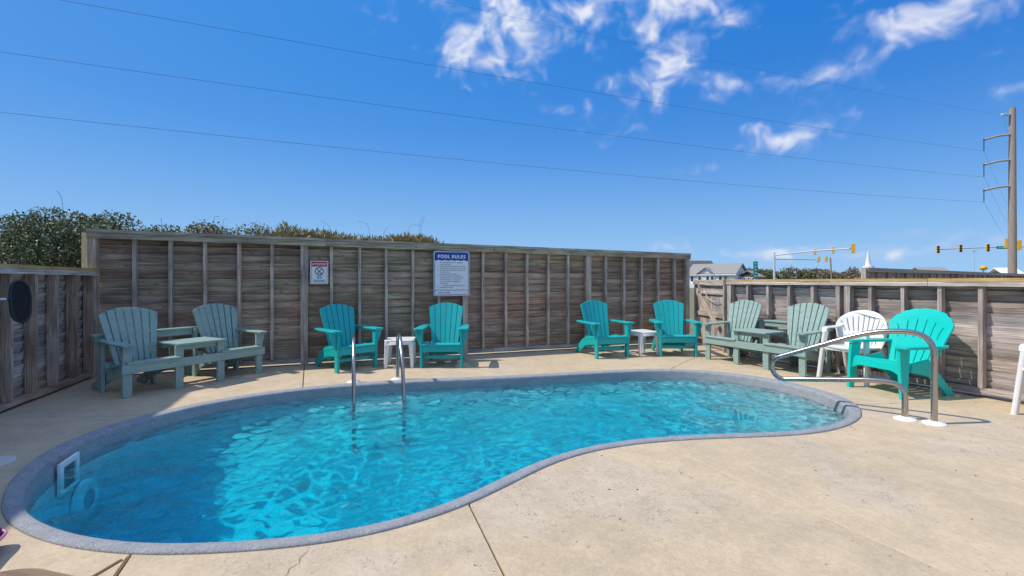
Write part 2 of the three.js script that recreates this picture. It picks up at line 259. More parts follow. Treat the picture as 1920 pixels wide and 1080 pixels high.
// ------------------------------------------------------------------ ground and deck
const WATER = -0.098;
{
  const s = poly([[-500, -300], [700, -300], [700, 900], [-500, 900]]);
  s.holes.push(new THREE.Path([[-5.6, 6.0], [3.9, 9.6], [4.0, 8.2], [9.6, -5.5], [-0.6, -9]].map((p) => new THREE.Vector2(...p))));
  tag(part('ground', worldUV(layFlat(new THREE.ShapeGeometry(s), -0.05)), M.ground, scene), 'sandy grass ground around the pool yard', null, null, 'structure');
}
{
  // slabs of the deck between its joints, each cut round the pool
  const csg = new Evaluator(); csg.attributes = ['position', 'normal'];
  const cut = new Brush(layFlat(new THREE.ExtrudeGeometry(shapeOf(ringAt(0.004)), { depth: 3, bevelEnabled: false }), -1.5)); cut.updateMatrixWorld();
  const edge = [[-5.75, 6.05], [3.95, 9.72], [4.15, 8.1], [9.9, -5.6], [-0.5, -9.4]];     // yard, counter-clockwise seen from above is not needed
  const lines = { // joints as [point, point]
    a: [[-0.235, 2.58], [0.055, 1.708]], b: [[1.1, 3.6], [2.0, 1.7]], back: [[-3.1, 6.93], [-2.44, 5.41]], far: [[2.98, 7.55], [2.25, 6.57]], right: [[3.2, 4.25], [5.0, 2.4]], front: [[-1.735, 2.107], [-1.40, 1.30]],
  };
  const clip = (P, [a, b], side, gap = 0.005) => { // keeps the part of polygon P on one side of a line, joint half-width removed
    const nx = -(b[1] - a[1]), ny = b[0] - a[0], L = Math.hypot(nx, ny), f = (p) => side * ((p[0] - a[0]) * nx + (p[1] - a[1]) * ny) / L - gap, out = [];
    P.forEach((p, i) => { const q = P[(i + 1) % P.length], fp = f(p), fq = f(q); if (fp >= 0) out.push(p); if ((fp < 0) !== (fq < 0)) { const t = fp / (fp - fq); out.push([p[0] + (q[0] - p[0]) * t, p[1] + (q[1] - p[1]) * t]); } });
    return out;
  };
  // the far half is split by the joints "back" and "far", the near half by "front", "a", "b" and "right"
  const axis = [[-6, 4.15], [8, 4.95]], halves = (P, l, w) => [clip(P, l, 1, w), clip(P, l, -1, w)];      // axis: lengthwise line through the pool
  const [far, near] = halves(edge, axis), [f1, f2] = halves(far, lines.back), [f3, f4] = halves(f2, lines.far), [g1, g2] = halves(f1, lines.far);
  const [n0, n1] = halves(near, lines.front), [n2, n3] = halves(n0, lines.a), [n4, n5] = halves(n2, lines.b, 0.0022);
  const pieces = [f3, f4, g1, g2, n1, n3, n5, ...halves(n4, lines.right, 0.0022)];
  const deck = base('pool_deck', 0, 0, 0);
  tag(deck, 'sand coloured concrete pool deck with joints between its slabs', null, null, 'structure');
  let k = 0;
  for (const P of pieces) {
    if (P.length < 3) continue;
    const a = P.reduce((s, p, i) => { const q = P[(i + 1) % P.length]; return s + p[0] * q[1] - q[0] * p[1]; }, 0) / 2;
    if (Math.abs(a) < 0.05) continue;
    const slab = new Brush(layFlat(extrude(poly(P), 0.12, 0.003), -0.12)); slab.updateMatrixWorld();
    const g = csg.evaluate(slab, cut, SUBTRACTION).geometry;
    k++;
    part('slab', worldUV(toCreasedNormals(g, 0.4), 1, 0.7 * k, 0.37 * k, 0.61 * k), M.deck, deck);
  }
  const strip = (pts, w, name, mat, y) => { const L = [], Rr = []; pts.forEach((p, i) => { const q = pts[Math.min(i + 1, pts.length - 1)], o = pts[Math.max(i - 1, 0)], dx = q[0] - o[0], dd = q[1] - o[1], l = Math.hypot(dx, dd), k = Array.isArray(w) ? w[i] : w; L.push([p[0] - dd / l * k, p[1] + dx / l * k]); Rr.unshift([p[0] + dd / l * k, p[1] - dx / l * k]); }); part(name, layFlat(new THREE.ShapeGeometry(poly([...L, ...Rr])), y), mat, deck); };
  const jointAndShadow = wood(T_pine, { color: lin(0.35, 0.30, 0.30) });
  strip([[-1.734, 2.098], [-1.60, 1.775], [-1.45, 1.42]], 0.0075, 'joint_and_shadow_strip', jointAndShadow, 0.004);
  strip([[-1.745, 2.075], [-1.763, 1.975], [-1.80, 1.80]], 0.0075, 'joint_and_shadow_strip', jointAndShadow, 0.004);  // no joint here: a thin cast shadow laid down as a brown strip
  strip([[-0.94, 2.163], [-0.945, 2.13], [-0.955, 2.085], [-0.94, 2.05], [-0.965, 2.01], [-0.955, 1.97], [-0.985, 1.90], [-0.98, 1.84]], [0.0006, 0.001, 0.0014, 0.0009, 0.0013, 0.001, 0.0013, 0.0006], 'crack', std({ color: lin(0.13, 0.10, 0.07), roughness: 1 }), 0.003);
  // what lies under the joints
  const bed = shapeOf(outline.map((p) => p)), under = poly(edge); under.holes.push(new THREE.Path(ringAt(-0.002).map((p) => new THREE.Vector2(p.x, -p.z))));
  part('joint_bed', worldUV(layFlat(new THREE.ShapeGeometry(under), -0.028)), std({ color: lin(0.20, 0.14, 0.08), roughness: 1 }), deck);
}

// ------------------------------------------------------------------ the pool: coping, basin, floor, steps, fittings, water
const farEdge = (x) => (x < -1 ? 5.86 + 0.34 * (x + 1) - 0.13 * Math.max(0, -2 - x) ** 2 : Math.min(6.5, 5.86 + 0.29 * (x + 1)));
const floorAt = (x, d) => -(0.40 + 0.60 * smooth(-0.1, 0.95, (farEdge(x) - d) / 2.4)) + 0.035 * clamp((x - 0.5) / 2, 0, 1);
const pool = base('swimming_pool', 0, 0, 0);
tag(pool, 'kidney shaped swimming pool with speckled grey coping', 'pool');
part('coping', sweep([[-0.001, -0.09], [0, 0.004], [0.008, 0.012], [0.03, 0.016], [0.075, 0.017], [0.118, 0.015], [0.132, 0.010], [0.138, 0.002], [0.1405, -0.008], [0.143, -0.035], [0.146, -0.07], [0.151, -0.165]]), M.pebble, pool);
part('basin', sweep([[0.151, -0.165], [0.165, -0.5], [0.18, -1.3]]), M.basin, pool);
{ // floor, coved up to the walls
  const near = (x, d) => { let b = 99; for (let i = 0; i < N_OUT; i += 2) { const q = (outline[i].x - x) ** 2 + (-outline[i].z - d) ** 2; if (q < b) b = q; } return Math.sqrt(b); };
  const g = new THREE.PlaneGeometry(7.4, 5.0, 92, 62).rotateX(-Math.PI / 2).translate(0.03, 0, -4.3), p = g.attributes.position;
  for (let i = 0; i < p.count; i++) { const x = p.getX(i), d = -p.getZ(i); p.setY(i, floorAt(x, d) + 0.16 * Math.exp(-Math.max(0, near(x, d) - 0.17) / 0.09)); }
  g.computeVertexNormals(); part('pool_floor', worldUV(g, 2), M.basin, pool);
}
{
  // two broad steps at the shallow end
  const cutBy = (P, [a, c]) => { const f = (p) => (p[0] - a[0]) * (c[1] - a[1]) - (p[1] - a[1]) * (c[0] - a[0]), out = []; P.forEach((p, i) => { const q = P[(i + 1) % P.length], s = f(p), t = f(q); if (s >= 0) out.push(p); if ((s < 0) !== (t < 0)) { const k = s / (s - t); out.push([mix(p[0], q[0], k), mix(p[1], q[1], k)]); } }); return out; };
  const step = (line, y, y0) => worldUV(toCreasedNormals(layFlat(extrude(poly(cutBy(ringAt(0.156).map((p) => [p.x, -p.z]), line)), y - y0, 0.015, 12), y0), 0.6), 2);
  part('step', step([[2.05, 3.5], [1.55, 6.7]], -0.42, -1.3), M.step, pool);
  part('step', step([[2.85, 3.5], [2.45, 6.7]], -0.24, -0.6), M.step, pool);
}
{
  // wavelets that shape the surface, heights in metres, 2.4 m tile
  const N = 1024, wav = [], R = rng(77), RANGE = 0.08, T = 2.4;
  for (let i = 0; i < 40; i++) { const k = 3 + Math.floor(24 * Math.pow(R(), 1.6)), a = R() * Math.PI * 2, kx = Math.round(k * Math.cos(a)), ky = Math.round(k * Math.sin(a)); wav.push([kx, ky, R() * 6.283, 1 / Math.pow(Math.hypot(kx, ky) + 1.5, 1.25)]); }
  const S = wav.reduce((s, w) => s + w[3], 0);
  const bump = reliefTexture(N, N, (u, v) => { let h = 0; for (const w of wav) h += w[3] * Math.sin(6.2832 * (w[0] * u + w[1] * v) + w[2]); return 0.5 + h * 0.06 / S / RANGE; });
  bump.repeat.set(1 / T, 1 / T);
  const water = base('pool_water', 0, 0, 0);
  tag(water, 'clear rippled pool water', null, null, 'structure');
  const body = new THREE.MeshPhysicalMaterial({ color: 0xffffff, transmission: 1, roughness: 0, ior: 1.33, thickness: 1, attenuationColor: lin(0.11, 0.825, 0.925), attenuationDistance: 1.0, transparent: true, opacity: 0.02 });
  part('water_body', worldUV(layFlat(new THREE.ExtrudeGeometry(shapeOf(ringAt(0.06)), { depth: 2.2, bevelEnabled: false }), WATER - 2.2)), body, water);
  const skin = new THREE.MeshPhysicalMaterial({ color: 0xffffff, transmission: 1, roughness: 0.12, ior: 1.33, thickness: 0, bumpMap: bump, bumpScale: RANGE });
  part('water_surface', worldUV(layFlat(new THREE.ShapeGeometry(shapeOf(ringAt(0.06))), WATER + 0.004)), skin, water);
  // refracting swells split by a made-up net of slits, so sun draws caustic lines below
  const G = 0.018, x0 = -3.6, x1 = 3.65, d0 = 2.0, d1 = 6.7, nx = Math.round((x1 - x0) / G), nd = Math.round((d1 - d0) / G);
  const net = (cell, seed) => (x, d) => {
    const wx = 0.55 * cell * (fbm(x / cell * 0.7 + 40, d / cell * 0.7 + 40, 4096, 4096, seed, 3) - 0.5) * 2, wd = 0.55 * cell * (fbm(x / cell * 0.7 + 90, d / cell * 0.7 + 40, 4096, 4096, seed + 7, 3) - 0.5) * 2;
    const u = (x + wx) / cell + 60, v = (d + wd) / cell * 1.15 + 60, ci = Math.floor(u), cj = Math.floor(v); let a = 9, b = 9;
    for (let j = -1; j <= 1; j++) for (let i = -1; i <= 1; i++) { const q = Math.hypot(ci + i + hash2(ci + i, cj + j, seed + 3) - u, cj + j + hash2(ci + i, cj + j, seed + 5) - v); if (q < a) { b = a; a = q; } else if (q < b) b = q; }
    return (b - a) * cell * 0.5;
  };
  const n1 = net(0.165, 301), n2 = net(0.088, 302);
  const field = (x, d) => { // > 0 on a swell, < 0 in a slit left open for the sun
    const m = fbm(x * 1.7 + 30, d * 1.7 + 30, 4096, 4096, 55, 3), w = 0.006 + 0.0135 * smooth(0.38, 0.66, m), fine = smooth(0.44, 0.60, fbm(x * 1.3 + 70, d * 1.3 + 20, 4096, 4096, 66, 2));
    return Math.min(0.35 * (x + 2.66 + 0.374 * (d - 2.45)), 0.35 * Math.max(d - 3.35, x + 2.1), n1(x, d) - w, n2(x, d) - w * 0.55 * fine + 0.004 * (1 - fine));
  };
  const F = new Float32Array((nx + 1) * (nd + 1)); for (let j = 0; j <= nd; j++) for (let i = 0; i <= nx; i++) F[j * (nx + 1) + i] = field(x0 + i * G, d0 + j * G);
  const wave = (x, d) => { let h = 0; for (let k = 0; k < 14; k++) { const w = wav[k]; h += w[3] * Math.sin(6.2832 * (w[0] * x + w[1] * d) / T + w[2]); } return h * 0.05 / S; };
  const pos = [], put = (p) => pos.push(p[0], WATER + 0.008 + Math.min(0.006, Math.max(0, p[2]) * 0.30) + p[3], -p[1]);
  for (let j = 0; j < nd; j++) for (let i = 0; i < nx; i++) {
    const V = [[i, j], [i + 1, j], [i + 1, j + 1], [i, j + 1]].map(([a, b]) => { const x = x0 + a * G, d = d0 + b * G, f = F[b * (nx + 1) + a]; return [x, d, f, 0]; });
    for (const t of [[0, 1, 2], [0, 2, 3]]) {
      const P = t.map((k) => V[k]), Q = [];
      P.forEach((p, k) => { const q = P[(k + 1) % 3]; if (p[2] >= 0) Q.push(p); if ((p[2] < 0) !== (q[2] < 0)) { const s = p[2] / (p[2] - q[2]); Q.push([mix(p[0], q[0], s), mix(p[1], q[1], s), 0, 0]); } });
      for (let k = 1; k + 1 < Q.length; k++) { put(Q[0]); put(Q[k]); put(Q[k + 1]); }
    }
  }
  // keep what lies inside the pool wall
  const inside = (() => { const p = ringAt(0.12).map((q) => [q.x, -q.z]); return (x, d) => { let c = false; for (let i = 0, j = p.length - 1; i < p.length; j = i++) if ((p[i][1] > d) !== (p[j][1] > d) && x < (p[j][0] - p[i][0]) * (d - p[i][1]) / (p[j][1] - p[i][1]) + p[i][0]) c = !c; return c; }; })();
  const keep = []; for (let i = 0; i < pos.length; i += 9) if (inside((pos[i] + pos[i + 3] + pos[i + 6]) / 3, -(pos[i + 2] + pos[i + 5] + pos[i + 8]) / 3)) for (let k = 0; k < 9; k++) keep.push(pos[i + k]);
  let g = new THREE.BufferGeometry(); g.setAttribute('position', new THREE.Float32BufferAttribute(keep, 3)); g = mergeVertices(g, 1e-5); g.computeVertexNormals();
  const swell = new THREE.MeshPhysicalMaterial({ color: 0xffffff, transmission: 1, roughness: 0, ior: 1.33, thickness: 1, transparent: true, opacity: 0.86, bumpMap: bump, bumpScale: RANGE * 0.4 });
  part('caustic_ripples', worldUV(g), swell, water);
}

// ------------------------------------------------------------------ timber fences: boards nailed behind studs, so that the back of each lap shows
let woodSeed = 1;
// a board lying along x, its grain along x; warped a little
function board(L, h, t, o = {}) {
  const n = Math.max(1, Math.min(8, Math.round(L / (o.every ?? 0.35)))), g = new THREE.BoxGeometry(L, h, t, o.flat ? 1 : n, 1, 1), R = rng(woodSeed++ * 7919), p = g.attributes.position, uv = g.attributes.uv, nm = g.attributes.normal;
  const w = o.warp ?? 0, up = [], out = []; for (let i = 0; i <= n; i++) { up.push([(R() - 0.5) * 2 * w, (R() - 0.5) * 2 * w]); out.push([(R() - 0.5) * 1.5 * w, (R() - 0.5) * 2.5 * w]); }
  const ou = R() * 9, ov = R() * 9;
  for (let i = 0; i < p.count; i++) {
    const x = p.getX(i), y = p.getY(i), z = p.getZ(i), k = Math.round((x / L + 0.5) * n), e = y > 0 ? 0 : 1;
    const nx = Math.abs(nm.getX(i)), ny = Math.abs(nm.getY(i));
    uv.setXY(i, (nx > 0.5 ? z : x) / 1.6 + ou, (ny > 0.5 ? z + h : y) / 0.32 + ov);
    if (w && !o.flat) { p.setY(i, y + up[k][e]); p.setZ(i, z + out[k][e]); }
    if (o.lean) p.setZ(i, p.getZ(i) + o.lean * (y / h));
  }
  if (w || o.lean) g.computeVertexNormals();
  return g;
}
const stick = (L, w, t) => board(L, w, t, { flat: true }).rotateZ(Math.PI / 2);               // upright: L high, w wide (x), t deep (z)
const pick = (list, R) => list[Math.floor(R() * list.length)];
// panels: [s0, s1] along the fence; height at s; z = 0 is the plane of the boards, studs stand out towards +z
function fence(o) {
  const f = base('wooden_fence', o.at[0], 0, -o.at[1], o.turn), R = rng(o.seed);
  tag(f, o.label, 'fence', o.group);
  const H = (s) => o.h0 + (o.h1 - o.h0) * s / o.length, pitch = o.pitch;
  o.panels.forEach(([a, b]) => {
    let y = o.bottom; const top = Math.min(H(a), H(b)) - 0.02;
    while (y < top - 0.03) {
      const h = Math.min(pitch + 0.02, top - y), m = part('plank', board(b - a - 0.004, h, 0.022, { warp: 0.006, lean: o.lean + 0.014 * (R() - 0.5), every: 0.3 }), pick(o.planks, R), f, [(a + b) / 2, y + h / 2, -0.020 + 0.006 * (R() - 0.5)]);
      m.rotation.z = (R() - 0.5) * 0.003; y += pitch;
    }
  });
  const depth = o.studDepth;
  o.studs.forEach((s) => { const h = H(s) - o.cap - o.foot; part('stud', stick(h, 0.040 + 0.004 * (R() - 0.5), depth), pick(o.studMat, R), f, [s, o.foot + h / 2, 0.012 + depth / 2], [0, (R() - 0.5) * 0.06, (R() - 0.5) * 0.006]); });
  o.posts.forEach(([s, w]) => { const h = H(s) - o.cap; part('post', stick(h, w, depth + 0.012), pick(o.studMat, R), f, [s, h / 2, 0.012 + depth / 2 + 0.003], [0, 0, (R() - 0.5) * 0.004]); });
  const slope = Math.atan2(o.h1 - o.h0, o.length);
  for (const [a, b] of o.capPieces) {
    const L = (b - a) - 0.006, mid = (a + b) / 2;
    part('cap_board', board(L, 0.038, o.capWidth, { warp: 0.003 }), o.capMat, f, [mid, H(mid) + 0.019, o.capZ], [0, 0, slope]);
    part('trim_board', board(L, o.trimH, 0.022, { warp: 0.002 }), o.trimMat, f, [mid, H(mid) - o.trimH / 2 - 0.002, 0.012 + depth + 0.013], [0, 0, slope]);
    part('bottom_rail', board(L, 0.055, depth * 0.9, { warp: 0.004 }), pick(o.studMat, R), f, [mid, o.foot - 0.03, 0.012 + depth * 0.47], [0, 0, slope * 0.2]);
  }
  return f;
}
const DEG = Math.PI / 180;
// where a plumb line seen at picture column px meets the fence (used only to read the stud spacing off the photograph)
const along = (at, dir, list) => list.map((px) => { const k = (px - 960) / 870; return (k * at[1] - at[0]) / (dir[0] - k * dir[1]); });
const BACK = { at: [-5.465, 6.035], turn: 20.5 * DEG, dir: [0.9367, 0.3502] };
const RIGHT = { at: [3.76, 7.97], turn: -66 * DEG, dir: [0.4067, -0.9135] };
const LEFT_TURN = 110.5 * DEG, LEFT_END = [-5.50, 6.02], LEFT_L = 5.2;
{
  const bs = along([BACK.at[0] + 0.03, BACK.at[1] - 0.09], BACK.dir, [250, 318, 383, 447, 509, 621, 674, 724, 774, 823, 906, 949, 989, 1029, 1066, 1137, 1171, 1204, 1235, 1266]);
  const ps = along([BACK.at[0] + 0.03, BACK.at[1] - 0.09], BACK.dir, [570, 872, 1104, 1292]);
  const back = fence({ at: BACK.at, turn: BACK.turn, seed: 3, length: ps[3], h0: 1.875, h1: 1.755, pitch: 0.112, bottom: 0.02, foot: 0.10, cap: 0, studDepth: 0.075, planks: M.plankBrown, studs: bs, studMat: M.stud,
    posts: [[0.035, 0.09], [ps[0], 0.10], [ps[1], 0.085], [ps[2], 0.10], [ps[3] - 0.03, 0.085]], panels: [[0.05, ps[0]], [ps[0], ps[1]], [ps[1], ps[2]], [ps[2], ps[3] - 0.02]], capPieces: [[-0.02, ps[0] + 0.3], [ps[0] + 0.3, ps[1] + 0.5], [ps[1] + 0.5, ps[2] + 0.1], [ps[2] + 0.1, ps[3] + 0.03]],
    lean: 0.036, capWidth: 0.14, capZ: 0.05, trimH: 0.075, capMat: M.capOld, trimMat: M.capMoss, label: 'tall weathered brown board fence along the far side of the pool, with signs' });
  part('corner_board', stick(1.87, 0.10, 0.03), M.capMoss, back, [-0.055, 0.935, 0.03], [0, -35 * DEG, 0]);

  const xl = [-0.3502, 0.9367], at = [LEFT_END[0] - xl[0] * LEFT_L, LEFT_END[1] - xl[1] * LEFT_L], ls = []; for (let s = LEFT_L - 0.12; s > 0; s -= 0.39) ls.push(s - 0.02);
  fence({ at, turn: LEFT_TURN, seed: 8, length: LEFT_L, h0: 1.375, h1: 1.365, pitch: 0.122, bottom: 0.0, foot: 0.085, cap: 0, studDepth: 0.088, planks: M.plankGrey, studs: ls.filter((s, i) => i % 6 !== 5), studMat: M.studBrown,
    posts: ls.filter((s, i) => i % 6 === 5).map((s) => [s, 0.09]), panels: [[0, 2.8], [2.8, LEFT_L - 0.01]], capPieces: [[0, 2.7], [2.7, LEFT_L]], lean: 0.036, capWidth: 0.14, capZ: 0.05, trimH: 0.05, capMat: M.pine, trimMat: M.trim, label: 'low board fence with upright studs in shade on the left of the pool' });

  const rs = along([RIGHT.at[0] - 0.08, RIGHT.at[1] - 0.04], RIGHT.dir, [1402, 1440, 1479.6, 1524, 1632, 1693, 1763, 1840]), last = rs[rs.length - 1];
  const post = along([RIGHT.at[0] - 0.08, RIGHT.at[1] - 0.04], RIGHT.dir, [1366, 1574, 1587]);
  for (let s = last + 0.36; s < 7.2; s += 0.36) rs.push(s);
  fence({ at: RIGHT.at, turn: RIGHT.turn, seed: 12, length: 7.4, h0: 1.235, h1: 1.235, pitch: 0.122, bottom: 0.02, foot: 0.10, cap: 0, studDepth: 0.085, planks: M.plankGrey, studs: rs, studMat: M.studSun,
    posts: [[post[0] + 0.03, 0.075], [post[1] - 0.01, 0.05], [post[2] + 0.02, 0.075], [5.4, 0.09]], panels: [[0.02, post[2]], [post[2], post[2] + 2.44], [post[2] + 2.44, 7.3]], capPieces: [[0.0, post[2] + 0.9], [post[2] + 0.9, 5.0], [5.0, 7.4]], lean: 0.036, capWidth: 0.14, capZ: 0.05, trimH: 0.045, capMat: M.pine, trimMat: M.trim, label: 'low grey board fence in sunlight along the right side, new yellow cap' });
}
{ // gate between the two fences: ledged, with a diagonal brace
  const a = [3.655, 9.19], b = [3.715, 8.03], L = Math.hypot(b[0] - a[0], b[1] - a[1]), dir = [(b[0] - a[0]) / L, (b[1] - a[1]) / L];
  const g = base('wooden_gate', a[0], 0, -a[1], Math.atan2(dir[1], dir[0])), R = rng(41);
  tag(g, 'narrow weathered plank gate with a diagonal brace beside the right fence', 'gate');
  for (let i = 0; i < 9; i++) { const w = L / 9; part('plank', stick(1.0 + 0.01 * R(), w - 0.006, 0.02), pick(M.plankGrey, R), g, [w * (i + 0.5), 0.66, -0.015 + 0.004 * R()]); }
  part('ledge', board(L - 0.04, 0.10, 0.035), M.stud[0], g, [L / 2, 1.05, 0.014]);
  part('ledge', board(L - 0.04, 0.09, 0.035), M.stud[1], g, [L / 2, 0.63, 0.014]);
  part('brace', board(Math.hypot(L * 0.72, 0.62), 0.085, 0.03), M.stud[2], g, [L * 0.48, 0.72, 0.048], [0, 0, -Math.atan2(0.62, L * 0.72)]);
  part('top_rail', board(L, 0.036, 0.10), M.capOld, g, [L / 2, 1.245, 0.0]);
  part('top_rail_trim', board(L, 0.05, 0.022), M.stud[0], g, [L / 2, 1.2, 0.055]);
  part('hinge_post', stick(1.30, 0.045, 0.06), M.capOld, g, [L - 0.01, 0.65, 0.02]);
  part('latch_post', stick(1.22, 0.03, 0.05), M.studSun[2], g, [0.015, 0.61, 0.02]);
  part('sill_board', board(L - 0.02, 0.09, 0.03), M.studBrown[1], g, [L / 2, 0.07, -0.02]);
  part('cord', tubeAlong([[L * 0.38, 1.07, 0.06], [L * 0.5, 0.93, 0.05], [L * 0.68, 0.87, 0.05], [L * 0.86, 0.90, 0.05]], 0.006, 24, 6), M.whiteDull, g);
}

// ------------------------------------------------------------------ signs
function canvasTexture(w, h, draw) { const c = document.createElement('canvas'); c.width = w; c.height = h; draw(c.getContext('2d'), w, h); const t = new THREE.CanvasTexture(c); t.colorSpace = THREE.SRGBColorSpace; t.anisotropy = 8; return t; }
function signPlate(parent, w, h, r, tex, x, y, z, ry = 0, rough = 0.45) {
  const s = new THREE.Shape(), a = w / 2, b = h / 2; s.moveTo(-a + r, -b); s.lineTo(a - r, -b); s.absarc(a - r, -b + r, r, -Math.PI / 2, 0); s.lineTo(a, b - r); s.absarc(a - r, b - r, r, 0, Math.PI / 2); s.lineTo(-a + r, b); s.absarc(-a + r, b - r, r, Math.PI / 2, Math.PI); s.lineTo(-a, -b + r); s.absarc(-a + r, -b + r, r, Math.PI, Math.PI * 1.5);
  part('plate', new THREE.ExtrudeGeometry(s, { depth: 0.003, bevelEnabled: false, curveSegments: 6 }), M.whiteDull, parent, [x, y, z], [0, ry, 0]);
  const f = new THREE.ShapeGeometry(s, 6), uv = f.attributes.uv, p = f.attributes.position; for (let i = 0; i < p.count; i++) uv.setXY(i, p.getX(i) / w + 0.5, p.getY(i) / h + 0.5);
  part('print', f, std({ map: tex, roughness: rough }), parent, [x + Math.sin(ry) * 0.0045, y, z + Math.cos(ry) * 0.0045], [0, ry, 0]);
}
const roundRect = (c, x, y, w, h, r) => { c.beginPath(); c.moveTo(x + r, y); c.arcTo(x + w, y, x + w, y + h, r); c.arcTo(x + w, y + h, x, y + h, r); c.arcTo(x, y + h, x, y, r); c.arcTo(x, y, x + w, y, r); c.closePath(); };
{
  const rules = canvasTexture(460, 600, (c, w, h) => {
    c.fillStyle = '#e6ebee'; c.fillRect(0, 0, w, h);
    c.strokeStyle = '#16306f'; c.lineWidth = 7; roundRect(c, 13, 13, w - 26, h - 26, 22); c.stroke();
    c.save(); roundRect(c, 14, 14, w - 28, h - 28, 20); c.clip();
    c.fillStyle = '#1d3fa0'; c.beginPath(); c.moveTo(0, 0); c.lineTo(w, 0); c.lineTo(w, 118); for (let x = w; x >= 0; x -= 4) c.lineTo(x, 122 + 5 * Math.sin(x / 13)); c.closePath(); c.fill();
    c.strokeStyle = '#16306f'; c.lineWidth = 6; c.beginPath(); for (let x = 0; x <= w; x += 4) c.lineTo(x, 522 + 4 * Math.sin(x / 13)); c.stroke(); c.restore();
    c.fillStyle = '#f4f6f8'; c.font = 'bold 62px sans-serif'; c.textAlign = 'center'; c.fillText('POOL RULES', w / 2, 92, 376);
    c.fillStyle = '#1b2a3c'; c.textAlign = 'left'; c.font = 'bold 18px sans-serif';
    const L = [['1.', 'NO LIFEGUARD ON DUTY, SWIM AT'], ['', 'YOUR OWN RISK'], ['2.', 'SHOWER BEFORE ENTERING THE POOL'], ['3.', 'NO ANIMALS OR PETS IN THE POOL AREA'], ['4.', 'NO FOOD OR GLASSWARE IN POOL OR'], ['', 'ON POOL DECK'], ['5.', 'NO DIVING OR RUNNING'], ['6.', 'NO ROUGH PLAY OR HORSE PLAY'], ['7.', 'CHILDREN MUST BE WITH AN ADULT'], ['', 'DO NOT SWIM IF ILL OR HAVE A'], ['', 'COUGH OR RASH, DIARRHEA IN'], ['', 'LAST WEEKS'], ['8.', '         PERSONS ALLOWED IN THE POOL'], ['9.', 'EMERGENCY PHONE']];
    L.forEach(([n, t], i) => { const y = 158 + i * 25.6; c.fillText(n, 44, y); c.fillText(t, 76, y, 340); });
    c.font = 'bold 24px sans-serif'; c.fillText('POOL HOURS', 60, 566); c.font = 'bold 18px sans-serif'; c.fillText('8', 392, 566);
  });
  const f = base('pool_rules_sign', BACK.at[0], 0, -BACK.at[1], BACK.turn); tag(f, 'large white and blue pool rules sign on the tall brown fence', 'sign');
  const [s1, s2] = along([BACK.at[0] + 0.035, BACK.at[1] - 0.10], BACK.dir, [812.5, 879]);
  signPlate(f, s2 - s1, 0.725, 0.03, rules, (s1 + s2) / 2, 1.362, 0.122);
  const dive = canvasTexture(340, 450, (c, w, h) => {
    c.fillStyle = '#e4e8ea'; c.fillRect(0, 0, w, h); c.strokeStyle = '#27303a'; c.lineWidth = 5; roundRect(c, 22, 16, w - 44, h - 32, 10); c.stroke();
    c.fillStyle = '#b3202c'; c.fillRect(24, 18, w - 48, 92); c.fillStyle = '#f2dede'; c.font = 'bold 60px sans-serif'; c.textAlign = 'center'; c.fillText('ATTENTION', w / 2, 84, 276);
    c.strokeStyle = '#3a2a33'; c.lineWidth = 16; c.beginPath(); c.arc(w / 2, 202, 76, 0, 7); c.stroke(); c.lineWidth = 14; c.beginPath(); c.moveTo(w / 2 - 54, 148); c.lineTo(w / 2 + 54, 256); c.stroke();
    c.fillStyle = '#23262c'; c.beginPath(); c.arc(w / 2 - 20, 222, 13, 0, 7); c.fill(); c.lineWidth = 15; c.strokeStyle = '#23262c'; c.beginPath(); c.moveTo(w / 2 - 12, 212); c.lineTo(w / 2 + 14, 186); c.lineTo(w / 2 + 46, 158); c.stroke(); c.lineWidth = 9; c.beginPath(); c.moveTo(w / 2 - 42, 250); c.quadraticCurveTo(w / 2 - 20, 236, w / 2, 250); c.quadraticCurveTo(w / 2 + 18, 262, w / 2 + 40, 248); c.stroke();
    c.fillStyle = '#15506c'; c.font = 'bold 66px sans-serif'; c.fillText('NO', w / 2, 346); c.fillText('DIVING', w / 2, 414, 230);
  });
  const g = base('no_diving_sign', BACK.at[0], 0, -BACK.at[1], BACK.turn); tag(g, 'small white and red no diving sign beside a fence post', 'sign');
  const [t1, t2] = along([BACK.at[0] + 0.02, BACK.at[1] - 0.05], BACK.dir, [582, 615.5]);
  signPlate(g, t2 - t1, 0.345, 0.012, dive, (t1 + t2) / 2, 1.37, 0.058);
  const notice = canvasTexture(160, 260, (c, w, h) => { c.fillStyle = '#e7e4e6'; c.fillRect(0, 0, w, h); c.fillStyle = '#bf4653'; c.fillRect(8, 8, w - 16, 62); c.fillRect(8, h - 66, w - 16, 58); c.fillStyle = '#45599a'; for (let i = 0; i < 4; i++) c.fillRect(34 + (i % 2) * 14, 88 + i * 26, 74 - (i % 2) * 18, 13); c.fillStyle = '#f3e9ea'; for (let i = 0; i < 2; i++) { c.fillRect(22, 22 + i * 20, 110 - i * 28, 9); c.fillRect(26, h - 52 + i * 18, 100 - i * 24, 8); } });
  const n = base('gate_notice', 3.62, 0, -8.95, -0.05); tag(n, 'tiny red and white notice on the latch side of the gate', 'sign');
  signPlate(n, 0.13, 0.25, 0.008, notice, 0.03, 1.115, 0.0);
}

